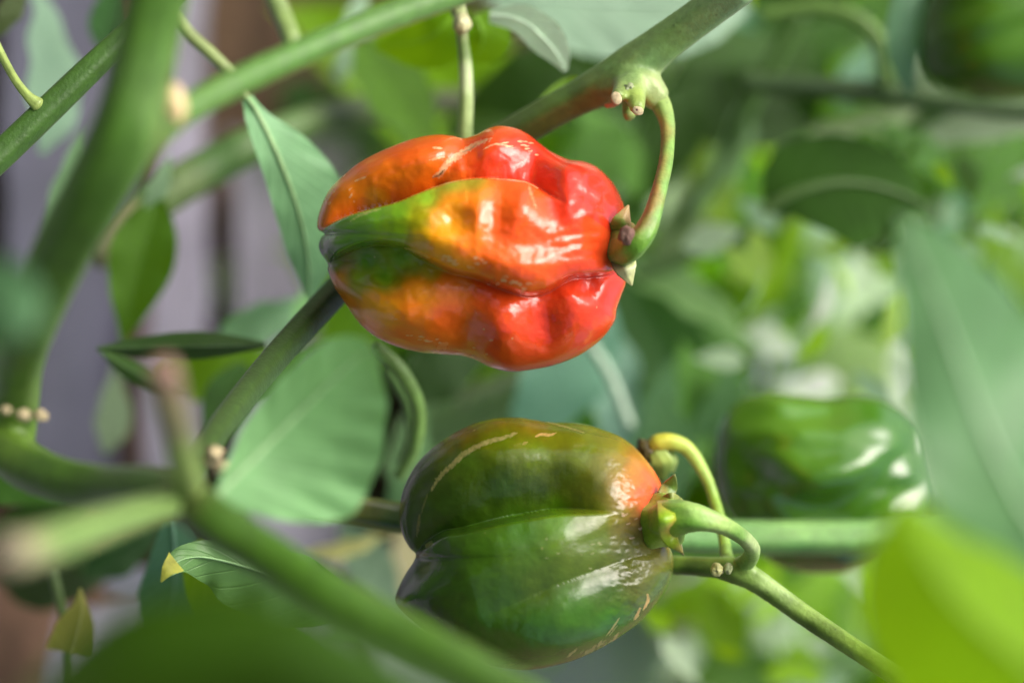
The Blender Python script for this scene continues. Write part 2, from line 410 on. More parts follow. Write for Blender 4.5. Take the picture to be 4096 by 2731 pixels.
# ================================================================== the red and orange pepper
def c1(cx, cy): return 1200 + cx * 0.7016, 450 + cy * 0.7016
def L1(pts): return [c1(*p) for p in pts]
RED_OUT = L1([(98, 640), (112, 565), (165, 445), (250, 358), (350, 280), (500, 205), (650, 150), (780, 128), (870, 135), (930, 148), (1000, 130), (1080, 90), (1150, 78), (1230, 92),
    (1300, 125), (1370, 180), (1440, 230), (1530, 270), (1620, 283), (1700, 320), (1780, 400), (1830, 490), (1850, 560), (1835, 660), (1828, 780), (1835, 880), (1856, 965), (1832, 1040), (1805, 1120), (1792, 1190),
    (1720, 1290), (1600, 1380), (1450, 1440), (1300, 1470), (1190, 1476), (1080, 1450), (1000, 1410), (920, 1387), (830, 1380), (680, 1366), (540, 1330), (420, 1270), (330, 1190), (260, 1090), (200, 1000),
    (160, 905), (158, 862), (118, 800), (108, 755), (122, 712), (140, 692), (108, 672)])
RU = catmull(L1([(60, 720), (120, 690), (200, 640), (330, 590), (560, 535), (700, 480), (850, 425), (1000, 402), (1180, 405), (1300, 425), (1400, 490), (1520, 560)]), 60)
RL = catmull(L1([(90, 880), (160, 866), (300, 800), (450, 765), (600, 785), (700, 840), (860, 915), (1000, 950), (1130, 1000), (1240, 1040), (1320, 1050), (1410, 1025), (1530, 955), (1650, 940), (1760, 925), (1840, 885)]), 70)
RS = catmull(L1([(1520, 560), (1600, 500), (1700, 560), (1770, 620), (1830, 650)]), 20)
def red_sculpt(x, y):
    g = lambda cx, cy, rx, ry=None, rot=0: gs(x, y, *c1(cx, cy), rx * .7016, (ry or rx) * .7016, rot)
    cx = (x - 1200) / .7016
    dU, sU, aU = seg_dist(x, y, RU); dL, sL, aL = seg_dist(x, y, RL)
    U = dU * sU; Lo = -dL * sL
    kU = 1 - smooth(1300, 1520, cx)
    fU = 1 - kU * (1 - ridge(U, 150)); fL = ridge(Lo, 120)
    Hh = 80 + 60 * smooth(100, 700, cx)
    z = Hh * fU * fL
    z -= (80 + 120 * gs(x, y, *c1(520, 520), 270, 200)) * np.exp(-dU / 105) * smooth(6, -6, U) * kU * smooth(0, 250, cx) + 0
    z -= 60 * np.exp(-dL / 70) * smooth(6, -6, Lo)
    dw, _, _ = seg_dist(x, y, catmull(L1([(170, 500), (350, 370), (600, 270), (820, 230)]), 20)); z += 34 * np.exp(-(dw / 75) ** 2)
    # upper lobe: a valley under the cork scar between two swellings
    dv, sv, av = seg_dist(x, y, np.array(L1([(940, 120), (900, 240), (850, 330), (790, 420)])))
    z -= 30 * np.exp(-(dv / 42) ** 2)
    z += 26 * g(1130, 170, 150, 130) + 20 * g(620, 260, 230, 110) - 22 * g(1230, 330, 200, 90, 8)
    z += 40 * g(1680, 340, 110, 110) - 46 * g(1690, 430, 55, 48) + 22 * g(1500, 300, 120, 60, -25) - 25 * g(1500, 430, 110, 60, -10)
    ds, ss, as_ = seg_dist(x, y, RS); z -= 24 * np.exp(-(ds / 26) ** 2) * smooth(1480, 1650, cx)
    # front lobe: dents and folds
    z += 30 * g(1270, 520, 85, 170, -8) - 34 * g(1440, 560, 70, 120, 10) + 22 * g(1600, 620, 120, 90)
    z -= 34 * g(900, 640, 85, 70) + 0
    z += 18 * g(1020, 640, 60, 120) - 14 * g(1120, 640, 60, 140) + 16 * g(820, 760, 120, 60) - 12 * g(620, 690, 180, 40)
    z -= 14 * g(1360, 800, 160, 70) - 18 * g(1250, 900, 170, 80)
    wr = smooth(1350, 1500, cx) * np.exp(-((y - c1(0, 770)[1]) / 75) ** 2)
    z += 2.6 * wr * np.sin((y + 10 * np.sin(x / 60.0) + 0.05 * (x - 2300)) / 7.0)
    # lower lobe
    z -= 62 * g(480, 910, 260, 85, -4)
    z += 30 * g(560, 1150, 220, 90, -12) + 44 * g(1180, 1230, 125, 170) - 46 * g(1390, 1190, 95, 150) - 30 * g(920, 1250, 110, 130) + 38 * g(1620, 1160, 150, 180) - 20 * g(880, 1390, 130, 40)
    z += 26 * g(1740, 1040, 60, 80) - 20 * g(1640, 1010, 50, 60)
    # crumpled skin
    z += 6.0 * fbm(x, y, 95, 1) + 1.3 * fbm(x, y, 36, 2) * (0.3 + smooth(700, 1500, cx))
    return z * 1.12
RED_C = {
 'up': [(1600, 400, (210, 40, 28)), (1200, 300, (205, 40, 20)), (1400, 300, (210, 38, 24)), (900, 330, (214, 66, 20)), (880, 400, (208, 92, 24)), (600, 250, (218, 74, 16)), (400, 300, (218, 86, 16)), (300, 450, (214, 98, 14)), (200, 550, (206, 92, 14)),
        (450, 500, (160, 108, 14)), (600, 480, (186, 94, 14)), (720, 430, (204, 86, 14)), (140, 640, (190, 92, 20)), (1050, 150, (212, 60, 24)), (750, 150, (214, 70, 18)), (1800, 500, (205, 44, 28)), (1050, 350, (208, 50, 20)), (500, 380, (214, 86, 14))],
 'fr': [(130, 740, (40, 66, 34)), (120, 800, (44, 62, 36)), (250, 700, (70, 112, 20)), (450, 600, (82, 128, 22)), (350, 760, (62, 104, 20)), (600, 600, (84, 128, 20)), (750, 520, (104, 144, 28)), (870, 450, (140, 150, 40)), (990, 430, (150, 135, 26)), (600, 720, (90, 125, 14)),
        (700, 640, (148, 148, 10)), (830, 650, (224, 128, 14)), (880, 560, (220, 126, 18)), (720, 760, (190, 145, 12)), (820, 790, (226, 130, 12)), (950, 800, (226, 92, 16)), (980, 560, (224, 94, 18)), (1080, 600, (224, 72, 18)), (1200, 700, (222, 66, 20)), (1180, 440, (216, 70, 22)),
        (1280, 500, (222, 64, 20)), (1400, 750, (222, 66, 28)), (1700, 700, (216, 60, 28)), (1100, 850, (224, 78, 18)), (1300, 950, (220, 70, 24)), (1600, 900, (214, 56, 26)), (900, 890, (216, 120, 22)), (1500, 560, (214, 44, 28)), (1780, 600, (210, 52, 30))],
 'lo': [(200, 860, (44, 82, 24)), (400, 850, (46, 92, 16)), (600, 850, (62, 104, 16)), (500, 950, (70, 112, 18)), (350, 960, (70, 110, 18)), (680, 880, (100, 118, 12)), (760, 910, (150, 130, 12)), (330, 1010, (120, 128, 14)), (420, 1090, (220, 140, 12)), (700, 1000, (218, 118, 12)), (500, 1150, (230, 128, 14)),
        (650, 1120, (228, 100, 16)), (400, 1220, (226, 104, 16)), (280, 1080, (220, 112, 14)), (200, 970, (206, 96, 16)), (250, 1010, (180, 110, 14)), (600, 1280, (222, 78, 16)), (850, 1000, (212, 88, 16)), (850, 1180, (214, 74, 20)), (1100, 1050, (208, 58, 18)), (1200, 1250, (208, 54, 22)), (1400, 1200, (200, 44, 18)), (1600, 1250, (206, 50, 24)), (1700, 1050, (210, 46, 28)), (1300, 1420, (204, 48, 20)), (800, 1340, (214, 92, 30))]}
TAN = (214, 178, 132)
def dashes(pts, L, w, n, spread, rot, rnd, colr=TAN):
    out = []
    pl = catmull(pts, 60)
    for _ in range(n):
        q = pl[rnd.randrange(60)]; a = math.radians(rot + rnd.uniform(-12, 12)); l = L * rnd.uniform(0.4, 1.2)
        x, y = q[0] + rnd.gauss(0, spread), q[1] + rnd.gauss(0, spread)
        out.append(([(x - l / 2 * math.cos(a), y + l / 2 * math.sin(a)), (x + rnd.uniform(-2, 2), y + rnd.uniform(-2, 2)), (x + l / 2 * math.cos(a), y - l / 2 * math.sin(a))], w * rnd.uniform(.6, 1.1), colr, rnd.uniform(.5, .95)))
    return out
rn = random.Random(3)
RED_ST = [(L1([(770, 385), (810, 365), (850, 310), (920, 260), (1000, 205), (1090, 175)]), 16, (196, 160, 118), 0.95), (L1([(765, 390), (800, 378), (830, 350)]), 5, (70, 48, 26), 0.9),
    (L1([(930, 250), (980, 228), (1010, 200)]), 5, (140, 104, 70), 0.8),
    (L1([(750, 300), (790, 288), (830, 278)]), 6, TAN, .8), (L1([(770, 226), (815, 230)]), 6, TAN, .8), (L1([(325, 408), (390, 385)]), 5, TAN, .8), (L1([(1050, 236), (1110, 208), (1170, 212), (1210, 224)]), 6, TAN, .8), (L1([(1240, 186), (1290, 184)]), 6, TAN, .7),
    (L1([(560, 545), (620, 515), (720, 478), (850, 432), (960, 408), (1050, 408)]), 5, (205, 190, 110), .8), (L1([(1080, 405), (1180, 412), (1290, 430), (1350, 462)]), 5, (226, 190, 130), .8), (L1([(1300, 440), (1312, 500), (1340, 580)]), 4, (226, 180, 130), .6),
    (L1([(200, 640), (270, 612), (330, 600)]), 5, TAN, .7), (L1([(320, 640), (380, 608), (490, 578)]), 5, (190, 180, 110), .8), (L1([(615, 790), (680, 812), (760, 850)]), 4, (214, 190, 120), .75),
    (L1([(790, 1350), (840, 1320)]), 16, (220, 150, 90), .6), (L1([(1080, 980), (1130, 970)]), 4, (60, 40, 20), .5)]
RED_ST += dashes(L1([(820, 855), (900, 880), (1060, 875)]), 26, 5, 12, 9, 0, rn) + dashes(L1([(1090, 965), (1200, 985), (1300, 1020)]), 20, 6, 14, 10, 0, rn) + dashes(L1([(700, 1290), (780, 1300)]), 26, 4, 7, 8, -8, rn) \
    + dashes(L1([(1050, 210), (1250, 200), (1330, 240)]), 22, 5, 8, 14, 8, rn) + dashes(L1([(160, 480), (260, 400), (300, 520)]), 14, 5, 8, 30, 40, rn) + dashes(L1([(500, 1230), (900, 1310), (1300, 1330)]), 10, 5, 10, 40, 0, rn)
def red_paint(x, y):
    jit = fbm(x, y, 60, 6); xx = x + 6 * jit; yy = y + 6 * fbm(x, y, 55, 9)
    dU, sU, _ = seg_dist(x, y, RU); dL, sL, _ = seg_dist(x, y, RL)
    cv = {k: idw(xx, yy, [(*c1(a, b), c) for a, b, c in v], 38) for k, v in RED_C.items()}
    wu = smooth(4, -4, dU * sU)[..., None] * (1 - smooth(1350, 1600, (x - 1200) / .7016))[..., None]; wu = np.maximum(wu, smooth(2, -60, dU * sU)[..., None])
    wl_ = smooth(-4, 4, dL * sL)[..., None]
    C = cv['fr'] * (1 - wu) + cv['up'] * wu; C = C * (1 - wl_) + cv['lo'] * wl_
    rd = smooth(0.38, 0.58, C[..., 0] - C[..., 1])[..., None]; C = C * (1 - rd) + C * np.array([1.0, 1.4, 1.0]) * rd
    gm = smooth(0.0, 0.06, C[..., 1] - C[..., 0])[..., None]; C = C * (1 + 0.45 * gm)
    cork = np.zeros(x.shape); streaks(x, y, C, cork, RED_ST, fbm(x, y, 9, 12))
    mold = gs(x, y, *c1(420, 565), 85, 14, 12) * smooth(-0.1, 0.35, fbm(x, y, 11, 14)) * (dU * sU < 0)   # whitish bloom in the fold
    C[...] = C * (1 - mold[..., None]) + lin((176, 170, 180)) * mold[..., None]; cork = np.maximum(cork, mold)
    return np.concatenate([C * 1.08, cork[..., None]], -1)
red = empty('habanero_pepper', P(1900, 1000, 12), 'ripening red and orange wrinkled pepper with a green tip', 'pepper')
fruit('fruit_body', RED_OUT, (1900, 985), 430, red_sculpt, red_paint, M_RED, red, 12)

def sepal(pts, wl, wr, cpts, parent, dz_bow=0.0, **k):
    me = blade_geo(pts, wl, wr, nu=16, nv=5, **k); me.name = 'calyx_lobe'
    me2 = me; paint_stem(me2, cpts if isinstance(cpts, list) else [(0, 0, cpts)], 8)
    o = link('calyx_lobe', me2, M_STEM, parent); so_ = o.modifiers.new('t', 'SOLIDIFY'); so_.thickness = 0.0006; return o
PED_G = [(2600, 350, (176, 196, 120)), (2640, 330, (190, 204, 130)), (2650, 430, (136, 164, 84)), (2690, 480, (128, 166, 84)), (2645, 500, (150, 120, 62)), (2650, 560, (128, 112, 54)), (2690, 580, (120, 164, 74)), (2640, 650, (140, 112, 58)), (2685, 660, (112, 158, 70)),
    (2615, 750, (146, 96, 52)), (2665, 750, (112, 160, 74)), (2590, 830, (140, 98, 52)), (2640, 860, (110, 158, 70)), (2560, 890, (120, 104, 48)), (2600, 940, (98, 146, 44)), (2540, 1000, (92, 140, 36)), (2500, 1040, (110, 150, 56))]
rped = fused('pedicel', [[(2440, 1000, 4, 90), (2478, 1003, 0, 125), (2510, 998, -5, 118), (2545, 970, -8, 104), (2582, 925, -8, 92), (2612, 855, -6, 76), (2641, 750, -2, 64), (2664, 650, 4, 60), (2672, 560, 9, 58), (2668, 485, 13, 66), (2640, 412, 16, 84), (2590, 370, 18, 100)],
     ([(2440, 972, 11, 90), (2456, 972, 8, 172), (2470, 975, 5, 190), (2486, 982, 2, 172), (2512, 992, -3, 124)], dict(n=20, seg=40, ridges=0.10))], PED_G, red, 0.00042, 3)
lump('scar', 2508, 942, -10, 34, 38, M_SCAR, rped, rough=0.25, seed=4, rz=20)
sepal([(2474, 935, -1), (2490, 885, -4), (2514, 820, -3)], [44, 40, 3], [34, 36, 3], [(2480, 900, (110, 150, 60)), (2514, 822, (176, 150, 96)), (2520, 870, (180, 150, 100))], rped, tl=0.3, tr=0.5)
sepal([(2486, 1015, 0), (2500, 1075, -4), (2528, 1142, -2)], [50, 48, 3], [46, 42, 3], [(2480, 1050, (150, 158, 120)), (2528, 1140, (186, 190, 130)), (2480, 1090, (140, 140, 100)), (2530, 1060, (190, 196, 140))], rped, tl=0.4, tr=0.35)
sepal([(2470, 940, 6), (2480, 905, 10), (2470, 870, 14)], [24, 20, 2], [24, 20, 2], (110, 120, 60), rped)

# ================================================================== the half ripe green pepper
def c2(cx, cy): return 1500 + cx * 0.7214, 1600 + cy * 0.7214
def L2(pts): return [c2(*p) for p in pts]
GR_OUT = L2([(134, 640), (150, 520), (190, 420), (250, 330), (350, 240), (450, 175), (560, 125), (680, 100), (800, 97), (900, 112), (980, 122), (1100, 124), (1200, 142), (1330, 188), (1400, 228), (1460, 280), (1510, 340), (1560, 410), (1588, 470), (1595, 540), (1580, 640), (1600, 740), (1632, 810),
    (1650, 860), (1655, 925), (1640, 990), (1600, 1070), (1530, 1160), (1450, 1240), (1350, 1310), (1250, 1370), (1120, 1430), (1000, 1465), (900, 1485), (800, 1492), (650, 1470), (520, 1430), (400, 1370), (250, 1255), (150, 1170), (112, 1110), (130, 1040), (170, 960), (210, 900), (226, 852), (190, 812), (152, 740)])
G1 = catmull(L2([(120, 880), (226, 852), (290, 785), (390, 715), (500, 690), (700, 638), (900, 600), (1050, 585), (1250, 590), (1450, 600)]), 60)
G2 = catmull(L2([(560, 1160), (650, 1130), (800, 1060), (1000, 975), (1200, 905), (1400, 850), (1600, 800)]), 50)
G3 = catmull(L2([(880, 106), (950, 118), (1100, 162), (1250, 190), (1400, 232), (1480, 300)]), 40)
def gr_sculpt(x, y):
    g = lambda cx, cy, rx, ry=None, rot=0: gs(x, y, *c2(cx, cy), rx * .7214, (ry or rx) * .7214, rot)
    cx = (x - 1500) / .7214
    d1, s1, a1 = seg_dist(x, y, G1); d2, s2, a2 = seg_dist(x, y, G2); d3, s3, a3 = seg_dist(x, y, G3)
    k1 = 1 - smooth(950, 1350, cx)
    z = 85 * ridge(d1 * s1, 190) * k1 + 40 * (1 - k1)
    z -= (90 * np.exp(-d1 / 120) + 70 * np.exp(-(d1 / 230) ** 2)) * smooth(6, -6, d1 * s1) * k1
    k2 = smooth(0.0, 0.45, a2)
    z -= k2 * 58 * np.exp(-np.sqrt(d2 ** 2 + 64) / np.where(s2 > 0, 55, 90))
    z += 40 * g(800, 250, 520, 130) + 26 * g(1050, 1180, 420, 200) + 8 * g(700, 800, 420, 70, 12)
    z -= 60 * smooth(6, -10, d3 * s3) * smooth(850, 1000, cx)
    z -= 22 * g(1600, 640, 90, 120) + 16 * g(1240, 330, 120, 60, -20)
    wr = smooth(1200, 1450, cx)
    z += wr * (8 * fbm(x * 0.7, y, 42, 3) + 4 * fbm(x * 0.6, y, 18, 5)) + 4 * fbm(x, y, 130, 2) + 0.9 * fbm(x, y, 40, 8)
    return z * 0.95
GR_C = [(700, 450, (40, 66, 10)), (400, 550, (42, 68, 14)), (900, 480, (40, 62, 8)), (1050, 400, (58, 74, 10)), (700, 200, (82, 104, 12)), (900, 230, (88, 112, 14)), (500, 300, (58, 88, 14)), (250, 450, (50, 66, 18)), (700, 110, (112, 92, 14)), (450, 190, (104, 84, 16)), (900, 120, (116, 92, 14)),
    (1100, 140, (92, 104, 12)), (1250, 160, (104, 112, 14)), (1150, 260, (94, 112, 20)), (1300, 240, (112, 116, 24)), (1200, 450, (64, 78, 12)), (1250, 380, (82, 92, 16)), (1350, 330, (118, 112, 22)), (1400, 420, (146, 106, 32)), (1300, 500, (100, 90, 18)), (1450, 330, (160, 118, 30)), (1500, 400, (228, 110, 46)), (1460, 500, (236, 92, 62)), (1540, 560, (240, 84, 60)), (1550, 450, (236, 96, 44)), (1580, 520, (238, 84, 46)),
    (1350, 590, (104, 114, 48)), (1200, 600, (92, 112, 20)), (1000, 640, (82, 122, 18)), (1450, 680, (126, 114, 66)), (1540, 720, (122, 98, 48)), (1400, 760, (100, 106, 40)), (1500, 800, (90, 96, 36)), (1350, 840, (76, 92, 34)), (1200, 740, (84, 108, 22)), (1150, 800, (80, 100, 34)), (800, 700, (62, 104, 16)), (600, 780, (56, 92, 16)), (350, 800, (46, 76, 22)), (400, 950, (42, 74, 18)),
    (800, 850, (66, 96, 16)), (900, 960, (66, 88, 18)), (250, 1000, (40, 72, 24)), (700, 1000, (50, 82, 16)), (600, 1200, (50, 90, 16)), (900, 1200, (54, 98, 18)), (1100, 1100, (60, 104, 24)), (1250, 1000, (58, 88, 26)), (1400, 930, (84, 88, 40)), (1550, 900, (104, 104, 46)), (1600, 1000, (84, 112, 34)), (1300, 1200, (62, 112, 22)), (800, 1400, (56, 88, 20)), (1000, 1420, (62, 98, 22)), (500, 1380, (72, 82, 28)), (160, 650, (44, 66, 24)), (300, 1200, (44, 70, 20))]
rn = random.Random(8)
GT = (176, 160, 104)
GR_ST = [(L2([(325, 480), (345, 440), (390, 385), (440, 340), (500, 285), (570, 245), (640, 215), (710, 200), (785, 172)]), 12, (152, 142, 86), .8), (L2([(890, 190), (920, 180), (960, 184), (1000, 174)]), 7, (186, 150, 90), .85), (L2([(820, 230), (840, 222)]), 7, (150, 130, 70), .7),
    (L2([(255, 620), (250, 660), (235, 740)]), 7, (130, 118, 66), .6), (L2([(285, 790), (330, 762)]), 5, (150, 140, 84), .7), (L2([(300, 500), (280, 560), (265, 610)]), 4, (120, 110, 60), .5),
    (L2([(1340, 1165), (1310, 1215), (1275, 1265)]), 5, GT, .8), (L2([(1495, 1045), (1500, 1080), (1478, 1130)]), 9, (200, 164, 106), .9), (L2([(1455, 1120), (1440, 1165), (1425, 1190)]), 9, (200, 164, 106), .9), (L2([(1340, 1260), (1325, 1300), (1310, 1325)]), 8, (190, 160, 104), .85),
    (L2([(1310, 1322), (1390, 1285), (1470, 1220), (1540, 1150)]), 5, (180, 120, 60), .8), (L2([(1245, 1300), (1230, 1345)]), 8, GT, .85), (L2([(1100, 1345), (1060, 1385)]), 7, GT, .8), (L2([(1200, 1345), (1160, 1390)]), 9, GT, .75), (L2([(1290, 1270), (1330, 1210)]), 4, GT, .6), (L2([(880, 1480), (960, 1462)]), 6, GT, .8), (L2([(730, 1430), (775, 1420)]), 6, (140, 110, 60), .6),
    (L2([(960, 122), (1050, 142), (1150, 172)]), 3, (160, 146, 90), .7)]
GR_ST += dashes(L2([(1080, 1380), (1250, 1330), (1350, 1280)]), 20, 6, 16, 14, 55, rn, GT) + dashes(L2([(900, 800), (1150, 790), (1300, 800)]), 12, 5, 8, 40, 5, rn, (150, 150, 104))+ dashes(L2([(1340, 640), (1500, 640), (1520, 760)]), 20, 5, 12, 30, 20, rn, (230, 196, 170))
def gr_paint(x, y):
    xx = x + 20 * fbm(x, y, 70, 6); yy = y + 20 * fbm(x, y, 70, 9)
    C = idw(xx, yy, [(*c2(a, b), c) for a, b, c in GR_C], 55)
    gm = smooth(-0.02, 0.05, C[..., 1] - C[..., 0])[..., None]; C = C * (1 - gm) + C * np.array([0.86, 0.9, 0.7]) * gm
    m = fbm(x, y, 45, 21)[..., None]; C = C * (1 + 0.16 * m)
    cork = np.zeros(x.shape); streaks(x, y, C, cork, GR_ST, fbm(x, y, 9, 13))
    return np.concatenate([np.clip(C, 0, 1) * 0.95, cork[..., None]], -1)
grn = empty('habanero_pepper', P(2100, 2200, 12), 'half ripe dark green pepper with an orange blush beside its stalk', 'pepper')
fruit('fruit_body', GR_OUT, (2120, 2180), 420, gr_sculpt, gr_paint, M_GRN, grn, 12)
gped = fused('pedicel', [[(2600, 2080, 6, 60), (2640, 2078, 2, 120), (2670, 2075, -3, 150), (2705, 2070, -6, 146), (2745, 2067, -8, 128), (2800, 2072, -9, 108), (2870, 2090, -8, 84), (2935, 2122, -5, 70), (2985, 2160, 0, 64), (3010, 2203, 6, 66), (2988, 2244, 11, 72), (2950, 2262, 14, 70)],
      ([(2612, 2094, 10, 110), (2630, 2091, 6, 196), (2644, 2087, 3, 222), (2658, 2082, 1, 206), (2684, 2076, -2, 158)], dict(n=20, seg=40, ridges=0.10))],
      [(2690, 2020, (124, 170, 70)), (2790, 2030, (150, 186, 100)), (2760, 2110, (104, 156, 50)), (2900, 2080, (140, 172, 88)), (2950, 2160, (96, 140, 50)), (3020, 2170, (150, 170, 110)), (3000, 2230, (110, 150, 60)), (2650, 2100, (124, 160, 30)), (2650, 2010, (134, 156, 40)), (2660, 2170, (128, 160, 36))], grn, 0.00042, 3)
sepal([(2652, 2000, -4), (2660, 2075, -12), (2680, 2150, -6), (2732, 2212, -8)], [22, 46, 34, 2], [26, 28, 34, 2], [(2640, 2000, (170, 164, 60)), (2655, 2080, (128, 168, 22)), (2680, 2160, (140, 170, 30)), (2690, 2120, (176, 150, 60)), (2732, 2210, (150, 140, 80))], gped, tl=0.5, tr=-0.1, curl=0.3)
sepal([(2655, 1985, 2), (2685, 1950, 4), (2698, 1904, 2)], [30, 38, 4], [30, 26, 4], [(2650, 1960, (120, 110, 50)), (2690, 1960, (92, 120, 48)), (2710, 1990, (150, 110, 80))], gped, tl=0.2, tr=0.2)
sepal([(2655, 2000, 0), (2690, 1990, -2), (2735, 2000, 2)], [18, 20, 2], [18, 16, 2], (120, 130, 60), gped, tl=0.2, tr=0.2)
sepal([(2690, 2150, 2), (2708, 2180, 4), (2732, 2206, 4)], [22, 22, 2], [22, 20, 2], (130, 124, 84), gped)
sepal([(2650, 2060, 10), (2665, 2130, 14), (2680, 2180, 12)], [40, 30, 3], [30, 30, 3], (110, 140, 50), gped)

# ================================================================== the glossy green pepper behind
BK_OUT = [(2862, 1790), (2880, 1690), (2945, 1610), (3060, 1568), (3180, 1580), (3300, 1590), (3420, 1580), (3530, 1600), (3620, 1650), (3690, 1730), (3720, 1850), (3740, 1960), (3700, 2060), (3600, 2160), (3500, 2250), (3350, 2290), (3180, 2285), (3060, 2230), (2960, 2120), (2885, 2000), (2860, 1890)]
BKL = [catmull(q, 30) for q in ([(2960, 1640), (3120, 1680), (3300, 1660), (3500, 1630), (3650, 1690)], [(3040, 1900), (3200, 1990), (3400, 1960), (3560, 1840), (3700, 1760)], [(3000, 2080), (3250, 2070), (3450, 2050), (3640, 1950), (3730, 1880)], [(3050, 1760), (3250, 1790), (3450, 1770), (3650, 1760)])]
def bk_sculpt(x, y):
    z = np.zeros(x.shape)
    for i, (pl, am) in enumerate(zip(BKL, (55, 80, 95, 30))):
        d, s, a = seg_dist(x, y, pl); z -= am * np.exp(-(d / (66 if i != 2 else 84)) ** 2)
    z += 40 * gs(x, y, 3330, 1880, 300, 70, 18) + 26 * gs(x, y, 3200, 1720, 200, 50) - 70 * gs(x, y, 2950, 1900, 90, 260)
    return z + 16 * fbm(x * 0.45 + y * 0.1, y, 110, 4, 2)
def bk_paint(x, y):
    C = idw(x, y, [(2950, 1900, (54, 92, 18)), (3150, 1750, (80, 128, 24)), (3300, 1950, (64, 110, 22)), (3600, 1850, (58, 104, 28)), (3300, 2200, (50, 88, 20))], 120)
    return np.concatenate([C, np.zeros(x.shape + (1,))], -1)
bkp = empty('habanero_pepper', P(3300, 1900, 75), 'glossy deep green wrinkled pepper hanging out of focus behind', 'pepper')
fruit('fruit_body', BK_OUT, (3300, 1920), 330, bk_sculpt, bk_paint, M_BACK, bkp, 76, na=120, nt=240)
# a second dark fruit at the top corner, only partly in the frame
o2 = [(3680, 180), (3700, 40), (3760, -90), (3900, -180), (4100, -200), (4300, -120), (4400, 60), (4380, 240), (4250, 360), (4050, 400), (3860, 390), (3730, 320)]
dk = empty('habanero_pepper', P(4040, 120, 90), 'very dark green pepper cut off by the top corner of the frame', 'pepper')
fruit('fruit_body', o2, (4040, 110), 300, lambda x, y: -40 * np.exp(-(seg_dist(x, y, np.array([(3700, 260), (3950, 180), (4300, 60)]))[0] / 60) ** 2) - 36 * np.exp(-(seg_dist(x, y, np.array([(3690, 90), (3950, 20), (4200, -60)]))[0] / 60) ** 2),
      lambda x, y: np.concatenate([idw(x, y, [(3800, 100, (56, 92, 14)), (4000, 150, (72, 116, 20)), (3800, 330, (48, 80, 12)), (4050, 20, (64, 104, 18))], 60), np.zeros(x.shape + (1,))], -1), M_GRN, dk, 95, na=90, nt=180)

# ================================================================== stems and branches
GRN_L, GRN_M, GRN_D = (126, 164, 78), (100, 142, 52), (60, 92, 30)
# the fork that carries the red pepper
bf = empty('pepper_branch', P(740, 1950, -40), 'forked green branch with a brown tinged underside carrying the red pepper', 'branch')
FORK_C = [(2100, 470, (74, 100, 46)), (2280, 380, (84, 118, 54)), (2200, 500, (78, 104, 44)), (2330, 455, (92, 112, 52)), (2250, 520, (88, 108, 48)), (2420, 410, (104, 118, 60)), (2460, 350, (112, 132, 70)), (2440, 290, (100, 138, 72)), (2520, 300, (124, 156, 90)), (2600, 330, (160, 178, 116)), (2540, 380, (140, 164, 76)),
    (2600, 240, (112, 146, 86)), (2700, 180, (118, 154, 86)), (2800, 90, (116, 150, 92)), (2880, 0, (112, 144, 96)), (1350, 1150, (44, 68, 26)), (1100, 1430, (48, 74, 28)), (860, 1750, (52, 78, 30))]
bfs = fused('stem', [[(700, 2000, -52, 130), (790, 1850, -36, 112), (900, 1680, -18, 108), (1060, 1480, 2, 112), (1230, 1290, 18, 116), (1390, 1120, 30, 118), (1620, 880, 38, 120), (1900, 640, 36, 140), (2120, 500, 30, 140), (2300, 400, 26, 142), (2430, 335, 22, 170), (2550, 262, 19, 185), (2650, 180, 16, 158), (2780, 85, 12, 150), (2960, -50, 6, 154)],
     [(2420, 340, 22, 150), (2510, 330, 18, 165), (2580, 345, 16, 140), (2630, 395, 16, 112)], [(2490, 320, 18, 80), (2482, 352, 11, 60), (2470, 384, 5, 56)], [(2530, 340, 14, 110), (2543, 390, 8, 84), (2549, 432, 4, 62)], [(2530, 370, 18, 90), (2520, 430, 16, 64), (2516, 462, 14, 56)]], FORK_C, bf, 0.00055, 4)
lump('leaf_scar', 2465, 393, 3.5, 22, 27, M_CORK, bfs, rough=0.1, seed=2, rz=8, rot=25)
lump('leaf_scar', 2551, 444, 2.0, 24, 18, M_CORK, bfs, rough=0.12, seed=5, rz=8, rot=-15)
lump('scar_hole', 2548, 440, 0.6, 5, 5, M_SCAR, bfs, seed=5, rz=4)
lump('bud', 2522, 366, 8, 26, 30, M_STEM, bfs, (140, 150, 112), 0.35, 9)
lump('torn_edge', 2455, 412, 14, 36, 14, M_STEM, bfs, (170, 126, 84), 0.3, 12, rz=20, rot=18)
# a leaf axil edge seen behind that branch
leaf('small folded green leaf edge just above the branch of the red pepper', [(2120, 520, 45), (2220, 400, 46), (2300, 340, 46), (2330, 318, 44)], [30, 50, 40, 4], [10, 20, 14, 3], (112, 150, 66), trans=0.3, rib=10)

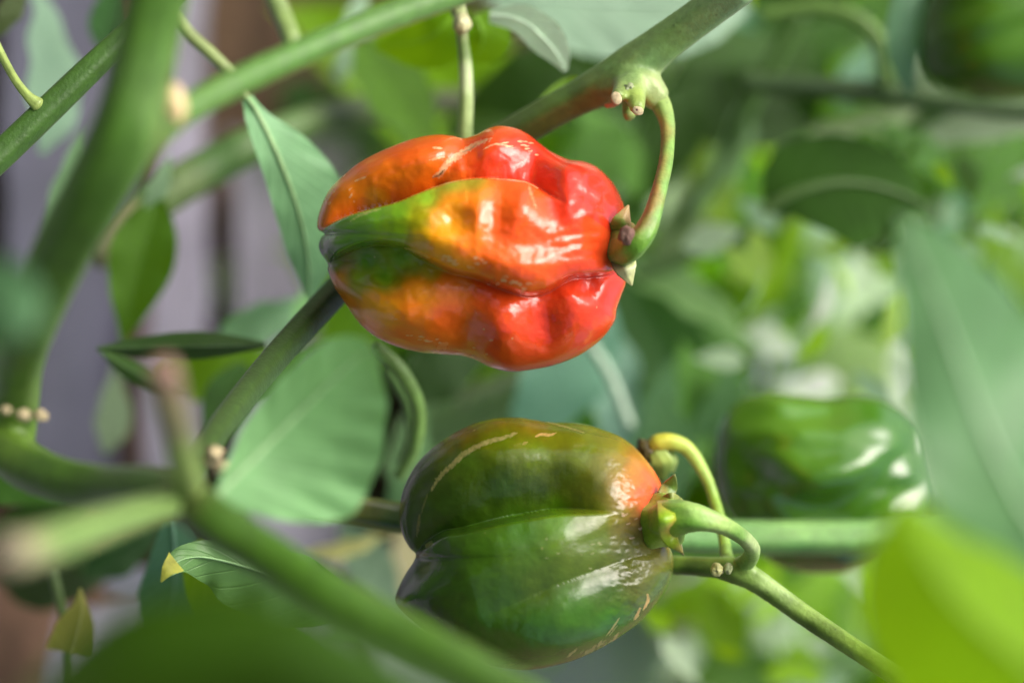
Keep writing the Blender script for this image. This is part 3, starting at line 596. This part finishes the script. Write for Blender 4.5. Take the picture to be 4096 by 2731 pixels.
# the branch of the green pepper
bg = empty('pepper_branch', P(2700, 2258, 20), 'slim green branch running down to the corner below the half ripe pepper', 'branch')
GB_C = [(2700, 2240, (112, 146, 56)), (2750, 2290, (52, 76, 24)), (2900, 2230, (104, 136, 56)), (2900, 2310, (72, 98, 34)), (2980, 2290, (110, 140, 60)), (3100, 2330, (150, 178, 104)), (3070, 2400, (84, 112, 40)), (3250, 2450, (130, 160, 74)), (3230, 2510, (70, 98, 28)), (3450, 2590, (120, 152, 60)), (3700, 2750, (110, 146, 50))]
bgs = fused('stem', [[(2400, 2230, 34, 74), (2560, 2248, 28, 76), (2700, 2258, 20, 78), (2850, 2266, 16, 84), (2940, 2280, 14, 108), (3010, 2312, 13, 98), (3090, 2366, 12, 90), (3230, 2466, 10, 86), (3425, 2596, 4, 82), (3620, 2722, -4, 84), (3860, 2870, -14, 88)],
     [(2960, 2290, 14, 90), (2985, 2255, 12, 80)], [(2930, 2280, 14, 80), (2908, 2235, 18, 60), (2901, 2190, 20, 50)]], GB_C, bg, 0.0005, 3)
lump('bud', 2868, 2277, 8, 26, 28, M_STEM, bgs, (170, 170, 108), 0.25, 21)
lump('bud', 2914, 2272, 8, 17, 22, M_STEM, bgs, (150, 160, 110), 0.3, 23)
stem('bare_pedicel', [(2908, 2240, 18, 50), (2902, 2197, 20, 48), (2892, 2135, 22, 46), (2873, 2052, 24, 46), (2856, 1998, 26, 46), (2836, 1936, 27, 46), (2808, 1878, 28, 50), (2774, 1824, 29, 56), (2734, 1784, 29, 61), (2680, 1767, 29, 68), (2632, 1772, 29, 72), (2610, 1782, 29, 56)],
     [(2640, 1750, (176, 180, 52)), (2620, 1800, (160, 150, 50)), (2740, 1770, (170, 194, 80)), (2800, 1850, (160, 194, 90)), (2850, 1990, (132, 170, 60)), (2890, 2130, (124, 160, 60))], bg, n=70, seg=18, ridges=0.03)
# its shrivelled calyx
lump('withered_calyx', 2585, 1800, 30, 34, 52, M_STEM, bg, (84, 78, 36), 0.35, 31, rot=30)
sepal([(2618, 1805, 28), (2650, 1850, 28), (2650, 1925, 30)], [26, 42, 10], [26, 44, 10], [(2640, 1830, (150, 176, 84)), (2650, 1890, (96, 124, 52))], bg, tl=0.1, tr=0.3)
sepal([(2670, 1800, 30), (2694, 1840, 29), (2690, 1890, 30)], [14, 18, 5], [14, 16, 5], (150, 180, 100), bg)
lump('dry_tip', 2570, 1782, 30, 14, 14, M_SCAR, bg, seed=33, rough=0.4)

# thick stem crossing behind the green pepper
bt = empty('pepper_branch', P(1350, 2010, 30), 'thick straight green stem crossing behind the half ripe pepper', 'branch')
stem('stem', [(1180, 1990, 24, 120), (1400, 2035, 30, 122), (1620, 2070, 36, 124), (2100, 2105, 44, 132), (2700, 2140, 50, 140), (3100, 2148, 52, 140), (3500, 2145, 54, 140), (3900, 2130, 56, 140)],
     [(1450, 2000, (120, 126, 56)), (1550, 2090, (52, 82, 30)), (1500, 2050, (88, 100, 40)), (2800, 2090, (110, 156, 80)), (2800, 2150, (100, 152, 80)), (3200, 2120, (118, 164, 84)), (3200, 2190, (80, 128, 60)), (2750, 2200, (90, 136, 66))], bt, n=60, seg=30, ridges=0.07)  # lighter top and darker underside put the light into the stem colour

# the leaning main stem at the left with its fork
bm = empty('pepper_plant_stem', P(80, 1680, -30), 'thick leaning dark green main stem with a forked side shoot', 'stem')
MS_C = [(600, 0, (68, 107, 28)), (480, 500, (65, 104, 26)), (650, 480, (87, 123, 53)), (300, 900, (62, 101, 24)), (140, 1350, (68, 109, 25)), (40, 1500, (70, 110, 19)), (110, 1600, (83, 117, 36)), (60, 1720, (87, 119, 36)),
    (800, 400, (81, 121, 49)), (1100, 250, (75, 117, 43)), (1700, 40, (78, 116, 50)), (200, 1880, (63, 97, 25)), (550, 1940, (59, 92, 26)), (720, 1980, (68, 82, 35)), (900, 2090, (59, 94, 21)), (1150, 2250, (63, 103, 19)), (1600, 2500, (68, 107, 23)), (1900, 2650, (72, 110, 30))]
bms = fused('stem', [[(660, -140, -92, 250), (615, 60, -90, 250), (560, 320, -88, 256), (490, 560, -86, 280), (370, 790, -80, 260), (250, 1010, -70, 240), (150, 1240, -58, 215), (80, 1450, -44, 195), (60, 1640, -32, 190), (40, 1780, -30, 200)],
     [(500, 600, -86, 210), (610, 520, -80, 170), (740, 440, -74, 130), (960, 325, -64, 128), (1200, 215, -54, 126), (1500, 90, -42, 124), (1860, -40, -26, 122), (2000, -90, -20, 120)],
     [(-120, 1700, -28, 150), (-20, 1760, -30, 190), (90, 1850, -36, 196), (240, 1915, -44, 186), (420, 1945, -52, 176), (600, 1955, -66, 186), (740, 1995, -76, 195), (860, 2080, -82, 195), (1060, 2210, -86, 190), (1320, 2370, -92, 186), (1600, 2520, -96, 182), (1850, 2650, -100, 182), (2150, 2820, -104, 180)]], MS_C, bm, 0.0009, 5)
lump('shoot_scar', 700, 415, -84, 42, 78, M_STEM, bms, (214, 190, 140), 0.2, 41, rz=36, rot=10)
stem('brown_shoot', [(760, 1960, -80, 110), (735, 1860, -92, 120), (705, 1720, -108, 128), (670, 1580, -122, 140), (655, 1480, -128, 126)], [(740, 1850, (122, 146, 66)), (700, 1650, (132, 124, 84)), (660, 1500, (128, 100, 84)), (640, 1700, (110, 96, 80))], bm, wob=0.1)
stem('cut_shoot', [(690, 2010, -80, 120), (560, 2050, -94, 130), (380, 2110, -112, 146), (180, 2180, -128, 160), (40, 2220, -138, 166)], [(600, 2000, (112, 142, 74)), (300, 2100, (112, 142, 74)), (60, 2200, (140, 140, 100))], bm, seg=20)
lump('cut_face', 40, 2205, -148, 74, 84, plain_material('old_cut', (124, 116, 96), 0.9, 0.3, 300), bm, rough=0.1, seed=44, rz=30)
for q, (a, b, r) in enumerate(((22, 1640, 22), (92, 1660, 28), (162, 1660, 30))): lump('leaf_scar', a, b, -46 if q < 2 else -36, r, r * 0.8, M_CORK, bms, rough=0.25, seed=50 + q)
for q, (a, b, r) in enumerate(((855, 1815, 34), (840, 1845, 26), (885, 1870, 32), (905, 1890, 22), (870, 1885, 24))): lump('dry_flower_scar', a, b, -40 + q, r, r * 0.9, M_CORK, bms, rough=0.45, seed=60 + q)

# stems further back at the left
bl = empty('pepper_branch', P(0, 640, -10), 'dark green stem passing behind the leaning main stem', 'branch')
stem('stem', [(-120, 730, 0, 112), (0, 620, 2, 116), (200, 430, 4, 112), (420, 220, 6, 104), (600, 60, 8, 100), (800, -120, 10, 96)], (60, 94, 32), bl, n=50, seg=18)
stem('petiole', [(150, 420, 2, 60), (110, 385, 2, 40), (60, 320, 4, 34), (0, 210, 8, 34), (-60, 80, 10, 34)], (140, 160, 84), bl)
bb = empty('pepper_branch', P(450, 950, 45), 'broad blurred stem slanting behind the orange end of the red pepper', 'branch')
stem('stem', [(380, 1010, 100, 150), (620, 800, 104, 165), (850, 660, 108, 160), (1050, 560, 112, 150), (1350, 460, 130, 120), (1800, 410, 170, 100), (2200, 420, 200, 90)], [(600, 760, (66, 100, 44)), (900, 610, (60, 92, 38)), (550, 880, (120, 116, 84)), (750, 780, (92, 112, 64)), (1000, 620, (72, 102, 46)), (1500, 420, (70, 86, 46)), (1900, 410, (70, 76, 48))], bb, n=50, seg=18)
stem('side_shoot', [(690, 60, 40, 56), (760, 140, 40, 52), (860, 230, 40, 52), (940, 315, 40, 48), (985, 390, 40, 34)], (128, 146, 84), bb)
stem('side_shoot', [(1080, -60, 60, 78), (1130, 60, 58, 76), (1165, 150, 54, 74), (1190, 215, 54, 70)], (126, 150, 84), bb)

# the straight pale stalk above the red pepper
bp_ = empty('pepper_branch', P(1850, 60, 34), 'pale upright stalk with a knuckle standing behind the red pepper', 'branch')
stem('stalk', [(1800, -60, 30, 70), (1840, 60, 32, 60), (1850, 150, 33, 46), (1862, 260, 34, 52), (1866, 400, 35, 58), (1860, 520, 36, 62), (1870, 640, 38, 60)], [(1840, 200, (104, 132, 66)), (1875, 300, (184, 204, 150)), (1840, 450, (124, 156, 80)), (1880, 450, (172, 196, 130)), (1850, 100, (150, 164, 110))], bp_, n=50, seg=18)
lump('knuckle', 1848, 95, 30, 36, 44, M_STEM, bp_, (176, 176, 130), 0.2, 71)

# ================================================================== leaves one can tell apart
leaf('long narrow blue green leaf hanging beside the orange end of the red pepper', [(985, 385, 40), (1040, 470, 38), (1120, 640, 40), (1190, 830, 44), (1230, 1010, 50), (1240, 1200, 58)], [20, 40, 150, 190, 130, 10], [20, 60, 80, 90, 80, 10],
     (124, 170, 122), trans=0.25, rib=22, ribcol=(150, 186, 128), tl=0.6, tr=-0.35, wave=0.05)
leaf('broad pale green leaf in front of the dark slanting stem', [(860, 1990, -68), (960, 1890, -66), (1080, 1770, -64), (1200, 1650, -64), (1320, 1530, -66), (1420, 1440, -68), (1490, 1390, -70)], [10, 70, 130, 150, 150, 120, 40], [40, 280, 430, 400, 310, 200, 50],
     (122, 170, 114), trans=0.3, rough=0.5, rib=20, ribcol=(158, 196, 140), tl=0.12, tr=0.1, wave=0.015)
leaf('dark edge on leaf at the left behind the brown shoot', [(390, 1395, 46), (560, 1390, 44), (800, 1385, 42), (1060, 1380, 46)], [8, 44, 60, 14], [6, 40, 52, 12], (52, 80, 34), trans=0.15, tl=1.6, tr=1.4)
leaf('slim green leaf just below the dark edge on leaf', [(400, 1400, 60), (500, 1470, 56), (640, 1540, 54), (760, 1580, 54)], [8, 40, 36, 8], [6, 36, 36, 8], (72, 104, 50), trans=0.2, tl=0.9, tr=0.6)
wavy = leaf('wavy edged leaf with a yellow withered tip below the crossing stem', [(1460, 2440, 8), (1230, 2350, 6), (1020, 2280, 4), (840, 2230, 2), (720, 2240, -2), (648, 2316, -5)], [20, 190, 200, 120, 60, 4], [20, 110, 100, 70, 50, 4],
     (92, 128, 76), trans=0.25, rib=18, tl=0.5, tr=0.1, wave=0.2, waves=5)
tag(link('withered_tip', blade_geo([(706, 2246, -5), (672, 2275, -7), (644, 2326, -7)], [46, 30, 3], [50, 26, 3], nu=12, nv=4, wave=0.1), plain_material('withered_yellow', (134, 138, 48), 0.7, 0.45, 300), wavy), 'yellow withered leaf tip')
leaf('translucent bright green leaf hanging under the wavy edged leaf', [(760, 2180, 30), (880, 2350, 30), (1010, 2480, 32), (1180, 2620, 36)], [60, 160, 170, 30], [50, 150, 160, 30], (98, 134, 18), trans=0.5, rib=14, tl=0.15, tr=0.2)
leaf('dull blue green leaf standing behind the cut shoot', [(690, 2080, 40), (700, 2250, 44), (690, 2420, 50), (650, 2600, 56)], [60, 130, 130, 60], [40, 110, 140, 60], (80, 116, 92), trans=0.25, tl=0.3, tr=0.1)
leaf('big blurred green leaf close to the lens at the bottom edge', [(100, 2830, -190), (480, 2690, -200), (900, 2630, -205), (1400, 2720, -208), (2000, 2900, -208)], [60, 230, 260, 170, 20], [60, 260, 300, 220, 20], (52, 86, 16), trans=0.3, rough=0.35, tl=0.5, tr=0.2, curl=0.3, rib=26)
leaf('small yellowish pointed leaf near the bottom corner', [(290, 2620, 50), (320, 2500, 46), (330, 2420, 44), (320, 2350, 44)], [110, 90, 40, 3], [90, 60, 20, 3], (150, 150, 84), trans=0.35, rib=8)
leaf('large pale leaf close to the lens along the frame edge', [(4250, 2250, -130), (4050, 1950, -136), (3900, 1600, -136), (3770, 1250, -128), (3650, 960, -116), (3590, 860, -110)], [300, 330, 280, 180, 70, 6], [500, 480, 420, 300, 110, 6],
     (104, 146, 100), trans=0.4, rough=0.38, rib=22, ribcol=(176, 208, 166), tl=-0.15, tr=0.45, wave=0.09, waves=2)
leaf('vivid yellow green leaf very close to the lens at the lower corner', [(4400, 2950, -150), (4150, 2700, -156), (3900, 2480, -158), (3720, 2260, -158), (3600, 2010, -156)], [300, 400, 420, 330, 40], [260, 330, 300, 200, 40], (132, 182, 2), trans=0.6, rough=0.6, rib=20, tl=0.25, tr=0.5, ribcol=(120, 160, 20))
leaf('pale blurred leaf very close to the lens over the leaning stem', [(-200, 1150, -150), (-60, 1200, -155), (60, 1270, -158), (120, 1350, -158)], [40, 180, 150, 10], [40, 200, 160, 10], (84, 122, 84), trans=0.3, tl=0.3, tr=0.3)
leaf('green leaf lying over the upper part of the large pale edge leaf', [(4200, 1500, -96), (4000, 1350, -100), (3850, 1180, -102), (3720, 960, -100)], [120, 210, 180, 10], [100, 150, 110, 10], (98, 148, 60), trans=0.4, rib=14)
leaf('bright backlit green leaf behind the pale upright stalk', [(1840, 20, 62), (1760, 120, 62), (1660, 170, 66), (1500, 190, 72)], [40, 130, 110, 10], [30, 110, 90, 10], (100, 148, 16), trans=0.55, rib=12)
leaf('short bright green leaf to one side of the pale upright stalk', [(1900, 60, 58), (1930, 130, 58), (1925, 190, 60), (1890, 245, 62)], [60, 110, 100, 10], [50, 80, 70, 10], (100, 146, 18), trans=0.55, rib=10)
leaf('pale folded leaf pointing down above the fork of the red pepper', [(1960, 60, 44), (2080, 80, 42), (2170, 150, 40), (2230, 220, 40), (2262, 285, 42)], [20, 60, 78, 54, 10], [30, 50, 60, 40, 8], (186, 210, 184), trans=0.25, rib=14, tl=-0.5, tr=0.8)
leaf('wide pale grey green leaf blurred at the top edge', [(1950, -40, 120), (2250, 0, 120), (2550, 10, 122), (2850, 20, 124), (3000, 40, 126)], [30, 150, 180, 140, 10], [40, 200, 240, 170, 10], (138, 166, 140), trans=0.3, rib=18, tl=0.3, tr=-0.3)
leaf('dark green leaf behind the stalk of the red pepper', [(3060, 840, 106), (3180, 770, 104), (3360, 730, 104), (3540, 750, 106), (3700, 820, 110)], [10, 190, 200, 150, 10], [10, 130, 230, 240, 10], (40, 74, 12), trans=0.15, rough=0.9, rib=46, ribcol=(76, 106, 48), tl=0.6, tr=0.1)
leaf('pale upright leaf beside the dark pepper of the top corner', [(3640, -80, 100), (3620, 80, 98), (3610, 220, 98), (3640, 380, 104)], [50, 80, 70, 10], [40, 66, 60, 10], (122, 164, 126), trans=0.3, rib=12)

# ================================================================== blurred plants behind
PROTO = []
for q in range(5):
    # a generic leaf one unit long lying in x-y, face to +z
    nu, nv = 18, 6; V = []; UV = []; w0 = (0.21, 0.25, 0.19, 0.23, 0.28)[q]
    prof = np.array(ovate(w0)); prof = catmull(np.c_[np.linspace(0, 1, len(prof)), prof], nu + 1)[:, 1]
    for i in range(nu + 1):
        u = i / nu; zc = -(0.10 + 0.07 * q) * (u - 0.3) ** 2 * 1.4
        for j in range(-nv, nv + 1):
            t = j / nv; w = max(prof[i], 0.002) * t
            V.append((u, w, zc + abs(t) * prof[i] * (0.35 - 0.1 * q) + 0.02 * t * t * math.sin(u * 20 + q + (1 if t > 0 else 0)))); UV.append((u, 0.5 + t / 2))
    nn = 2 * nv + 1; f = [(i * nn + j, (i + 1) * nn + j, (i + 1) * nn + j + 1, i * nn + j + 1) for i in range(nu) for j in range(nn - 1)]
    PROTO.append((V, UV, f))
PCACHE = {}
def proto(q, c, trans, rough):
    k = (q, tuple(c), trans, rough)
    if k not in PCACHE:
        V, UV, f = PROTO[q]; me = mesh('leaf', V, f); uv = me.uv_layers.new(name='UVMap'); li = np.empty(len(me.loops), int); me.loops.foreach_get('vertex_index', li)
        uv.data.foreach_set('uv', np.array(UV, np.float32)[li].ravel()); me.materials.append(leaf_material(c, trans, rough)); PCACHE[k] = me
    return PCACHE[k]
def put_leaf(parent, px, py, length, ang, dz, c, q=0, tilt=0.0, roll=0.0, trans=0.4, rough=0.4, wide=1.0, lean=0.55):
    """centre (px,py), length px, direction ang in the frame, tilt = tip away from the lens, roll about the midrib"""
    a, t = math.radians(ang), math.radians(tilt * 0.6)
    ax = (RIGHT * math.cos(a) + UPV * math.sin(a)) * math.cos(t) + FWD * math.sin(t)
    zz = (-FWD + RIGHT * lean).normalized(); yy = zz.cross(ax).normalized(); zz = ax.cross(yy).normalized()
    r = math.radians(roll); y2 = yy * math.cos(r) + zz * math.sin(r); z2 = ax.cross(y2)
    L = S(length, dz)
    o = bpy.data.objects.new('leaf', proto(q, c, trans, rough)); col.objects.link(o)
    base = P(px, py, dz) - ax * L * 0.5
    m = Matrix((( ax.x * L, y2.x * L * wide, z2.x * L, base.x), (ax.y * L, y2.y * L * wide, z2.y * L, base.y), (ax.z * L, y2.z * L * wide, z2.z * L, base.z), (0, 0, 0, 1)))
    o.parent = parent; o.matrix_parent_inverse = Matrix.Translation(-Vector(parent.location)); o.matrix_basis = m
    return o
def plant(label, at, leaves, stems=()):
    r = empty('background_plant', P(*at), label, 'plant', 'out of focus pepper plants behind the fruit')
    for s in stems: stem('stem', s[0], s[1], r, n=36)
    for i, a in enumerate(leaves):
        px, py, ln, ang, dz, c = a[:6]; k = a[6] if len(a) > 6 else {}
        put_leaf(r, px, py, ln, ang, dz, c, q=i % 5, tilt=k.get('t', ((i * 37) % 50) - 25), roll=k.get('r', ((i * 53) % 60) - 30), trans=k.get('tr', 0.4), rough=k.get('ro', 0.38), wide=k.get('w', 1.0), lean=k.get('l', 1.5 if sum(c) > 400 else 0.8 if sum(c) > 250 else 0.4))
    return r
def scatter(seed, n, x0, x1, y0, y1, l0, l1, d0, d1, cols):
    r = random.Random(seed); return [(r.uniform(x0, x1), r.uniform(y0, y1), r.uniform(l0, l1), r.uniform(0, 360), r.uniform(d0, d1), r.choice(cols), {'t': r.uniform(-40, 40), 'r': r.uniform(-50, 50), 'tr': 0.5, 'ro': 0.25, 'l': r.uniform(0.4, 1.3)}) for _ in range(n)]
PALE, BLUE, MID, DARK, LIME, DEEP, WASH = (150, 180, 148), (112, 156, 132), (84, 130, 56), (54, 88, 28), (124, 170, 30), (38, 66, 16), (190, 210, 180)  # WASH is a near-white leaf colour that carries washed-out light

plant('blurred foliage behind the fork and the stalk of the red pepper', (2700, 500, 260), [
    (2250, 330, 900, 200, 200, DARK), (2850, 450, 800, 170, 210, DEEP), (2650, 600, 700, 240, 190, DARK), (2450, 560, 520, 120, 180, MID), (2950, 250, 600, 20, 220, DARK), (2800, 80, 560, 160, 230, BLUE),
    (1600, 400, 620, 305, 120, (72, 112, 24)), (1420, 130, 420, 70, 130, PALE), (1640, 330, 380, 330, 160, (96, 120, 70)), (2080, 330, 560, 190, 150, DARK), (2000, 480, 500, 10, 170, (84, 116, 60)), (2330, 700, 500, 230, 150, MID), (2900, 660, 560, 250, 190, (128, 160, 118)), (2780, 860, 620, 240, 230, (130, 150, 112)),
    (3180, 200, 360, 80, 180, DARK), (3330, 140, 420, 40, 190, (76, 116, 56)), (3430, 300, 300, 60, 170, (110, 146, 120))],
    [([(2700, 900, 200, 70), (2900, 640, 190, 74), (3000, 420, 180, 70), (3200, 60, 170, 60)], (70, 104, 40)),
     ([(3050, 60, 130, 56), (3250, 30, 128, 60), (3420, 70, 126, 60), (3520, 170, 126, 56), (3550, 330, 128, 52)], (100, 136, 60))])
plant('blurred dark branch and leaves under the dark corner pepper', (3700, 450, 150), [
    (3950, 520, 620, 5, 150, (150, 168, 138), {'w': 0.5}), (3500, 480, 560, 10, 160, (140, 160, 120), {'w': 0.45}), (3800, 640, 520, 200, 190, (86, 130, 60)), (3950, 760, 480, 160, 220, MID), (3650, 560, 360, 130, 140, (90, 136, 70), {'ro': 0.12}), (3880, 700, 300, 20, 150, (84, 130, 60), {'ro': 0.12}), (4050, 640, 420, 60, 170, MID, {'ro': 0.15}),
    (3800, 880, 520, 250, 170, (108, 150, 112)), (3960, 960, 560, 265, 190, LIME, {'tr': .6}), (4060, 1120, 420, 280, 230, (110, 150, 60)), (3760, 1060, 420, 200, 240, PALE)] + scatter(9, 22, 3480, 4120, 520, 1000, 110, 240, 110, 220, [WASH, PALE, MID, MID, LIME, DARK]),
    [([(2980, 330, 130, 80), (3300, 350, 130, 90), (3700, 390, 132, 96), (4200, 440, 134, 100)], (48, 78, 22))])
plant('blurred lime foliage, its bright light painted as near-white leaves, between the peppers and the pale leaf', (3200, 1100, 260), [
    (3130, 980, 640, 260, 210, LIME, {'tr': .65}), (3000, 1180, 560, 245, 220, (110, 158, 40), {'tr': .6}), (2860, 780, 520, 290, 200, (120, 156, 60), {'tr': .5}), (3320, 1020, 600, 280, 250, PALE), (3420, 1200, 620, 300, 260, WASH), (3250, 1330, 560, 240, 270, WASH), (3080, 1130, 320, 245, 180, (140, 190, 30), {'tr': .65, 'l': 1.2}), (3480, 980, 420, 270, 280, (214, 222, 214)), (3560, 1380, 520, 250, 260, (170, 200, 140)), (3380, 1480, 620, 200, 250, (170, 196, 140)), (3620, 1560, 420, 280, 230, (205, 216, 196)), (3150, 1500, 420, 60, 240, (160, 172, 176)),
    (3060, 1420, 360, 70, 230, (172, 180, 186), {'w': 0.5}), (3270, 1180, 480, 300, 250, (140, 176, 110)), (3180, 760, 560, 70, 260, MID), (2960, 1010, 480, 110, 240, (104, 142, 80)), (3460, 840, 460, 250, 230, (96, 140, 70))] + scatter(3, 46, 2850, 3720, 830, 1680, 130, 300, 120, 240, [WASH, WASH, (232, 238, 228), (232, 238, 228), (214, 226, 208), PALE, LIME, (150, 200, 60), MID, (170, 204, 120)]),  # near-white scattered leaves stand in for whitish bokeh highlights
    [([(2550, 1100, 170, 60), (2800, 1010, 168, 64), (3100, 880, 166, 64), (3500, 640, 160, 60)], (74, 104, 52))])
plant('mid green blurred leaves between the red and the half ripe pepper', (2500, 1450, 200), [
    (2760, 1220, 700, 330, 170, (120, 158, 100)), (2650, 1380, 760, 300, 190, (72, 112, 60)), (2880, 1420, 640, 300, 200, (84, 130, 64)), (2250, 1520, 900, 250, 130, BLUE, {'t': 8, 'r': 10}), (2480, 1560, 700, 295, 150, (124, 160, 140)), (2620, 1640, 560, 60, 170, (88, 130, 84)), (2780, 1640, 560, 280, 150, MID), (2700, 1850, 560, 275, 120, (52, 90, 44)), (2850, 1700, 520, 250, 150, (72, 112, 60)), (1800, 1480, 520, 20, 110, DEEP, {'tr': .2}), (1950, 1640, 560, 30, 150, (110, 136, 92)), (1700, 1680, 560, 50, 150, (110, 140, 96)), (1650, 1850, 520, 70, 130, (92, 130, 84)), (2900, 1250, 480, 330, 220, (86, 132, 44)), (2560, 1150, 560, 350, 230, (90, 122, 80))],
    [([(1500, 1390, 40, 60), (1600, 1480, 42, 62), (1670, 1620, 46, 60), (1660, 1780, 50, 56), (1600, 1900, 54, 50)], (112, 150, 74)),
     ([(1560, 1480, 60, 50), (1630, 1600, 62, 52), (1650, 1740, 64, 50), (1610, 1860, 66, 46)], (90, 128, 64)),
     ([(1640, 1720, 170, 110), (1850, 1620, 170, 116), (2050, 1530, 172, 110), (2200, 1470, 174, 90)], (84, 104, 62)),
     ([(2330, 1330, 120, 40), (2440, 1500, 118, 44), (2520, 1700, 116, 40)], (156, 182, 156))])
plant('pale and lime foliage blurred in the lower right behind the slim branch', (3000, 2550, 260), [
    (2780, 2420, 480, 230, 240, (150, 160, 100)), (2900, 2520, 460, 300, 220, (116, 158, 44), {'tr': .6}), (2860, 2680, 520, 200, 260, (140, 156, 110)), (3050, 2620, 560, 260, 250, (160, 180, 150)), (3300, 2400, 520, 290, 230, (128, 176, 70), {'tr': .6}), (3160, 2480, 520, 250, 270, WASH), (3420, 2480, 560, 240, 240, (120, 160, 80)), (2950, 2700, 640, 170, 220, (100, 140, 72)), (3250, 2680, 620, 200, 230, (128, 160, 112)), (3550, 2350, 520, 120, 200, MID), (2620, 2330, 300, 20, 260, (190, 176, 160))] + scatter(5, 26, 2620, 3560, 2280, 2760, 130, 280, 130, 240, [WASH, PALE, LIME, MID, (150, 200, 60), (196, 200, 190)]))
plant('blurred green leaves over the plastic film at the left', (540, 1100, 80), [
    (560, 1080, 640, 255, 90, (80, 124, 34), {'t': 10, 'r': 20}), (1080, 1270, 420, 15, 110, (130, 170, 130)), (1230, 1200, 360, 70, 100, (120, 168, 110)), (860, 1480, 520, 10, 100, (96, 142, 20), {'tr': .55}), (240, 260, 720, 85, 110, (132, 162, 138), {'r': 10, 't': 5}), (300, 780, 560, 80, 120, (110, 146, 104)), (440, 60, 320, 80, 100, (52, 92, 44)), (640, 730, 240, 60, 80, (126, 156, 120)), (40, 60, 260, 250, 60, (84, 100, 60)), (60, 1900, 560, 330, 70, (74, 120, 52)), (200, 2060, 520, 20, 90, (52, 84, 34)), (900, 1640, 420, 250, 90, (60, 98, 40)), (1100, 1500, 420, 30, 80, (60, 104, 24)), (460, 1640, 360, 80, 130, (110, 130, 100))],
    [([(210, 2280, 60, 36), (240, 2400, 60, 36), (270, 2560, 62, 36), (290, 2760, 64, 36)], (72, 96, 40))])
plant('blurred leaves along the bottom between the crossing stem and the green pepper', (1400, 2300, 140), [
    (1250, 2250, 420, 200, 150, (170, 160, 160)), (1400, 2180, 360, 10, 120, (190, 190, 130), {'w': 0.5}), (1500, 2300, 520, 300, 140, (110, 136, 110)), (1650, 2250, 420, 280, 160, (176, 170, 130)), (1450, 2480, 520, 240, 170, (120, 150, 110)), (1150, 2650, 520, 340, 130, (80, 120, 60)), (1750, 1950, 360, 250, 120, (96, 130, 92)), (250, 2240, 420, 10, 130, DEEP), (560, 2330, 300, 5, 160, (130, 130, 146)), (200, 2350, 420, 350, 120, (46, 64, 30)), (500, 2200, 420, 30, 110, (46, 78, 40))])

# ================================================================== unseen leaves added behind the camera to block sky light and darken reflections
def added_leaf_screen():
    V = []; F = []; rr = random.Random(5); pv, _, pf = PROTO[1]; pv = np.array(pv)
    for _ in range(900):
        x = rr.uniform(-1.6, 1.6); z = rr.uniform(0.05, 1.0); y = -0.95 - rr.uniform(0, 0.5) + 0.1 * math.sin(x * 5)
        L = rr.uniform(0.07, 0.13); m = Matrix.Rotation(rr.uniform(0, 6.28), 3, 'Z') @ Matrix.Rotation(rr.uniform(-0.3, 1.2), 3, 'Y') @ Matrix.Rotation(rr.uniform(-0.5, 0.5), 3, 'X')
        q = pv[::1] @ np.array(m).T * L + np.array((x, y, z)); o = len(V); V += q.tolist(); F += [tuple(i + o for i in f) for f in pf]
    n = 0
    while n < 420:                                                # more low leaves added out of frame for green bounce light
        c = Vector((rr.uniform(-0.6, 0.6), rr.uniform(-0.75, 0.4), rr.uniform(0.02, 0.17))); r = c - CAM; d = r.dot(FWD)
        if d > 0.02 and r.dot(RIGHT) / d / FOC * W + W / 2 > -900 and abs(r.dot(UPV) / d / FOC * W) < 2500: continue
        n += 1; L = rr.uniform(0.05, 0.11); m = Matrix.Rotation(rr.uniform(0, 6.28), 3, 'Z') @ Matrix.Rotation(rr.uniform(-0.2, 0.6), 3, 'Y')
        q = pv @ np.array(m).T * L + np.array(c); o = len(V); V += q.tolist(); F += [tuple(i + o for i in f) for f in pf]
    me = mesh('foliage', V, F); me.uv_layers.new(name='UVMap')
    tag(link('foliage', me, leaf_material((92, 130, 60), 0.4, 0.5)), 'added mass of unseen pepper leaves blocking sky light behind the viewer', kind='stuff')
added_leaf_screen()
def low_foliage():
    V = []; F = []; MI = []; rr = random.Random(12); pv, _, pf = PROTO[0]; pv = np.array(pv); n = 0
    while n < 620:
        px, py, dz = rr.uniform(1250, 4500), rr.uniform(-300, 3050), rr.uniform(330, 760)
        if px < 1900 and rr.random() < 0.55: continue
        if 1000 < px < 3000 and py > 2000: continue
        c = P(px, py, dz)
        if c.z < 0.03: continue
        n += 1; L = rr.uniform(0.05, 0.10)
        m = Matrix.Rotation(rr.uniform(0, 6.28), 3, 'Z') @ Matrix.Rotation(rr.uniform(-0.25, 0.7), 3, 'Y') @ Matrix.Rotation(rr.uniform(-0.5, 0.5), 3, 'X')
        q = pv @ np.array(m).T * L + np.array(c); o = len(V); V += q.tolist(); F += [tuple(i + o for i in f) for f in pf]; MI += [rr.choice((3, 3, 3, 0) if px > 2350 and py < 560 else (1, 2, 2, 4, 4, 0, 3) if px > 2750 else (0, 0, 1, 1, 2, 3))] * len(pf)  # leaf tone by region: dark leaves paint shaded gaps, bright ones paint strong light
    me = mesh('foliage', V, F); me.uv_layers.new(name='UVMap')
    for c, t in (((96, 146, 60), .45), ((124, 176, 40), .6), ((196, 218, 184), .4), ((46, 80, 24), .25), ((150, 204, 50), .65)): me.materials.append(leaf_material(c, t, 0.3))
    me.polygons.foreach_set('material_index', MI)
    tag(link('foliage', me, None), 'far mass of blurred pepper leaves near the ground', kind='stuff')
low_foliage()
